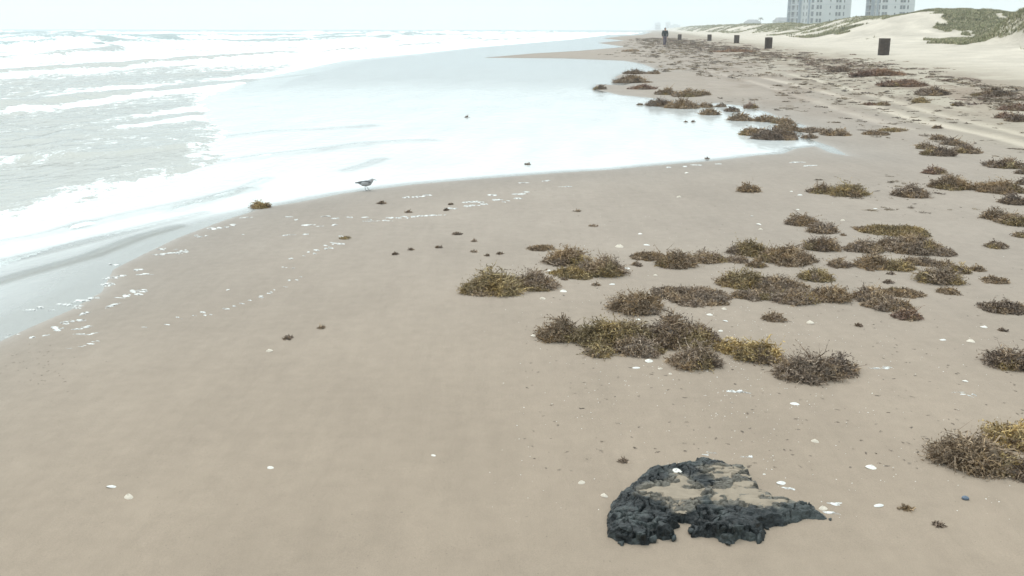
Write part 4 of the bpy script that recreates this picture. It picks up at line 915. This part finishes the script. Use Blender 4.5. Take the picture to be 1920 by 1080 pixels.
def palm(px, dist, h_, label):
    d = ray(px, 54); r0 = empty('palm_tree', (d[0]/d[1]*dist, dist, 1.2)); bm = bmesh.new(); n = 8; pr = None
    for k in range(7):
        f = k/6; c = Vector((.4*f*f, 0, h_*f)); ring = [bm.verts.new(c+Vector((math.cos(a), math.sin(a), 0))*(.22-.08*f)) for a in np.linspace(0, 2*math.pi, n, endpoint=False)]
        if pr:
            for i in range(n): bm.faces.new((pr[i], pr[(i+1) % n], ring[(i+1) % n], ring[i]))
        pr = ring
    bm_obj('trunk', bm, M_bark, r0)
    bm = bmesh.new()
    for i in range(18):
        a = i*2.4; el = random.uniform(-.1, 1.1); pv_ = None
        for k in range(6):
            f = k/5; rad = 2.3*f; c = Vector((.4+math.cos(a)*rad*math.cos(el*.6), math.sin(a)*rad*math.cos(el*.6), h_+rad*math.sin(el)-1.5*f*f)); s_ = Vector((-math.sin(a), math.cos(a), -.3))*.35*(1-abs(f-.4))
            cur = (bm.verts.new(c-s_), bm.verts.new(c+s_+Vector((0, 0, .05))))
            if pv_: bm.faces.new((pv_[0], pv_[1], cur[1], cur[0]))
            pv_ = cur
    bm_obj('crown', bm, M_frond, r0, False); tag(r0, label, 'palm tree')
palm(1424, 760, 8.5, 'small hazy palm beside the pale low house over the far dunes'); palm(1456, 640, 7, 'thin palm just left of the low roofed house')

# ------------------------------------------------------------------ walking person
def skin_obj(name, pts, edges, radii, mat_, parent, lv=2, root=0):
    me = bpy.data.meshes.new(name); me.from_pydata([tuple(p) for p in pts], edges, []); o = bpy.data.objects.new(name, me); COL.objects.link(o); o.parent = parent
    m = o.modifiers.new('skin', 'SKIN'); m.use_smooth_shade = True
    if not me.skin_vertices: me.skin_vertices.new(name='')
    for i, r_ in enumerate(radii):
        sv = me.skin_vertices[0].data[i]; sv.radius = r_ if isinstance(r_, tuple) else (r_, r_); sv.use_root = (i == root)
    s_ = o.modifiers.new('sub', 'SUBSURF'); s_.levels = lv; s_.render_levels = lv
    me.materials.append(mat_); return o
M_skin = mat('skin', (.42, .27, .20), .6); M_jacket = mat('dark_jacket', (.035, .042, .045), .8, var=.2, vscale=9, bump=.01, bscale=14); M_trous = mat('grey_trousers', (.13, .115, .14), .85, var=.15, vscale=8, bump=.01, bscale=14)
M_hood = mat('grey_hood', (.11, .125, .14), .85); M_shoe = mat('dark_shoe', (.05, .045, .05), .6)
pp, t = hit(1246, 87.5); per = empty('person', pp, R(188)); H_ = 1.0
tag(per, 'person in a dark jacket and grey trousers walking along the wet sand', 'person')
# body faces -Y locally before turning: +Y here is the walking direction towards the camera after the 188 degree turn
body = skin_obj('body', [(0, 0, .95), (0, 0, 1.12), (0, .01, 1.32), (0, .01, 1.46), (0, .02, 1.54), (0, .035, 1.63), (0, .03, 1.72),
     (.19, 0, 1.43), (.25, -.02, 1.16), (.24, .06, .93), (.235, .09, .84), (-.19, 0, 1.43), (-.25, .02, 1.16), (-.24, -.02, .92), (-.235, -.01, .83),
     (.09, 0, .90), (.10, .10, .50), (.10, .08, .10), (.10, .17, .045), (-.09, 0, .90), (-.095, -.02, .50), (-.095, -.22, .13), (-.095, -.16, .045)],
     [(0, 1), (1, 2), (2, 3), (3, 4), (4, 5), (5, 6), (3, 7), (7, 8), (8, 9), (9, 10), (3, 11), (11, 12), (12, 13), (13, 14), (0, 15), (15, 16), (16, 17), (17, 18), (0, 19), (19, 20), (20, 21), (21, 22)],
     [(.15, .10), (.14, .09), (.17, .10), (.10, .08), .05, (.075, .09), (.06, .075), .055, .042, .033, .03, .055, .042, .033, .03, .085, .06, .042, .035, .085, .06, .042, .035], M_skin, per)
skin_obj('jacket', [(0, 0, .88), (0, 0, 1.1), (0, .01, 1.34), (0, .01, 1.47), (.20, 0, 1.43), (.265, -.02, 1.16), (.25, .06, .92), (-.20, 0, 1.43), (-.265, .02, 1.16), (-.25, -.02, .91)],
     [(0, 1), (1, 2), (2, 3), (3, 4), (4, 5), (5, 6), (3, 7), (7, 8), (8, 9)], [(.19, .14), (.18, .13), (.21, .135), (.13, .11), .085, .07, .055, .085, .07, .055], M_jacket, per)
skin_obj('trousers', [(0, 0, .93), (.09, 0, .88), (.10, .10, .50), (.10, .08, .12), (-.09, 0, .88), (-.095, -.02, .50), (-.095, -.21, .15)],
     [(0, 1), (1, 2), (2, 3), (0, 4), (4, 5), (5, 6)], [(.14, .12), .10, .078, .062, .10, .078, .062], M_trous, per)
skin_obj('hood', [(0, -.02, 1.52), (0, -.01, 1.64), (0, 0, 1.745)], [(0, 1), (1, 2)], [(.10, .09), (.105, .11), (.07, .08)], M_hood, per)
for sx, yy_, zz_ in ((.10, .14, .04), (-.095, -.18, .06)):
    skin_obj('shoe', [(sx, yy_-.09, zz_), (sx, yy_, zz_), (sx, yy_+.12, zz_-.005)], [(0, 1), (1, 2)], [(.045, .045), (.048, .05), (.042, .03)], M_shoe, per)
bm = bmesh.new()
for sx in (-.028, .028): bmesh.ops.create_uvsphere(bm, u_segments=8, v_segments=6, radius=.012, matrix=Matrix.Translation((sx, .118, 1.655)))
bmesh.ops.create_icosphere(bm, subdivisions=2, radius=.017, matrix=Matrix.Translation((0, .13, 1.625)) @ Matrix.Diagonal((.8, 1, 1.3, 1)))
bx(bm, 0, .118, 1.59, .045, .012, .008); bm_obj('face', bm, mat('face_detail', (.22, .13, .10), .6), per)
hm_ = M_skin
for sx, yy_, zz_ in ((.24, .085, .83), (-.24, -.01, .82)):
    bm = bmesh.new(); bx(bm, sx, yy_, zz_-.02, .035, .07, .08)
    for q in range(4): bx(bm, sx, yy_-.026+q*.018, zz_-.095+.006*abs(q-1.5), .018, .014, .075, Euler((.15, 0, 0)).to_matrix())
    bx(bm, sx, yy_+.045, zz_-.04, .02, .018, .06, Euler((-.5, 0, 0)).to_matrix())
    bmesh.ops.bevel(bm, geom=bm.edges[:], offset=.005, segments=2, affect='EDGES'); bm_obj('hand', bm, M_skin, per)

# ------------------------------------------------------------------ shorebird
bp_, bt = hit(688, 357.5); bird = empty('shorebird', bp_, R(0)); tag(bird, 'small grey and white shorebird with dark wing tips walking at the swash edge', 'bird')
M_bw = mat('white_feathers', (.36, .36, .365), .8, var=.1, vscale=60); M_bg = mat('grey_feathers', (.13, .135, .14), .8, var=.35, vscale=90); M_bk = mat('dark_feathers', (.035, .034, .034), .7, var=.2, vscale=50); M_bill = mat('bill_and_legs', (.03, .03, .03), .5)
B0 = .078
skin_obj('body', [(-.085, 0, B0+.000), (-.05, 0, B0-.004), (-.01, 0, B0-.006), (.03, 0, B0+.004), (.05, 0, B0+.024), (.062, 0, B0+.038), (.074, 0, B0+.036)],
     [(0, 1), (1, 2), (2, 3), (3, 4), (4, 5), (5, 6)], [(.006, .008), (.023, .022), (.033, .033), (.030, .030), (.018, .019), (.018, .019), (.008, .009)], M_bw, bird, 3, 2)
for sy in (-1, 1):
    bm = bmesh.new(); pts = [(.040, B0+.022), (.046, B0+.008), (.02, B0-.006), (-.03, B0-.006), (-.075, B0-.002), (-.118, B0+.002), (-.08, B0+.014), (-.04, B0+.021), (0, B0+.028)]
    a = [bm.verts.new((x_, sy*(.0295-.22*abs(x_)*(x_ < -.02)*.8-.10*max(0, z_-B0)*4*.25), z_)) for x_, z_ in pts]; b = [bm.verts.new((x_, sy*(.020-.16*abs(x_)*(x_ < -.02)*.8), z_)) for x_, z_ in pts]
    bm.faces.new(a); bm.faces.new(b[::-1])
    for i in range(len(a)): bm.faces.new((a[i], a[(i+1) % len(a)], b[(i+1) % len(a)], b[i]))
    bmesh.ops.recalc_face_normals(bm, faces=bm.faces); wg = bm_obj('wing', bm, M_bg, bird, False)
    bm = bmesh.new(); bx(bm, -.092, sy*.010, B0+.002, .05, .004, .009, Euler((0, .06, 0)).to_matrix()); bmesh.ops.bevel(bm, geom=bm.edges[:], offset=.0015, segments=2, affect='EDGES'); bm_obj('wing_tip', bm, M_bk, wg, False)
skin_obj('back', [(-.07, 0, B0+.010), (-.03, 0, B0+.014), (.02, 0, B0+.020), (.048, 0, B0+.036), (.062, 0, B0+.045)], [(0, 1), (1, 2), (2, 3), (3, 4)], [(.008, .006), (.021, .010), (.020, .010), (.011, .008), (.012, .010)], M_bg, bird, 2, 1)
skin_obj('bill', [(.074, 0, B0+.036), (.092, 0, B0+.032), (.104, 0, B0+.029)], [(0, 1), (1, 2)], [.0045, .0028, .0015], M_bill, bird, 1)
for sx, sy in ((0, -.012), (0, .012)):
    k = .018 if sy > 0 else -.010
    lg = skin_obj('leg', [(-.005, sy, B0-.022), (-.012+k*.5, sy, .042), (k, sy, .006)], [(0, 1), (1, 2)], [.0045, .0026, .0024], M_bill, bird, 1)
    bm = bmesh.new()
    for q in (-.45, 0, .45): bx(bm, k+.009*math.cos(q), sy+.009*math.sin(q), .003, .02, .0028, .003, Euler((0, 0, q)).to_matrix())
    bm_obj('foot', bm, M_bill, lg)
bm = bmesh.new()
for sy in (-1, 1): bmesh.ops.create_icosphere(bm, subdivisions=1, radius=.0022, matrix=Matrix.Translation((.067, sy*.0135, B0+.040)))
bm_obj('eye', bm, M_bill, bird)
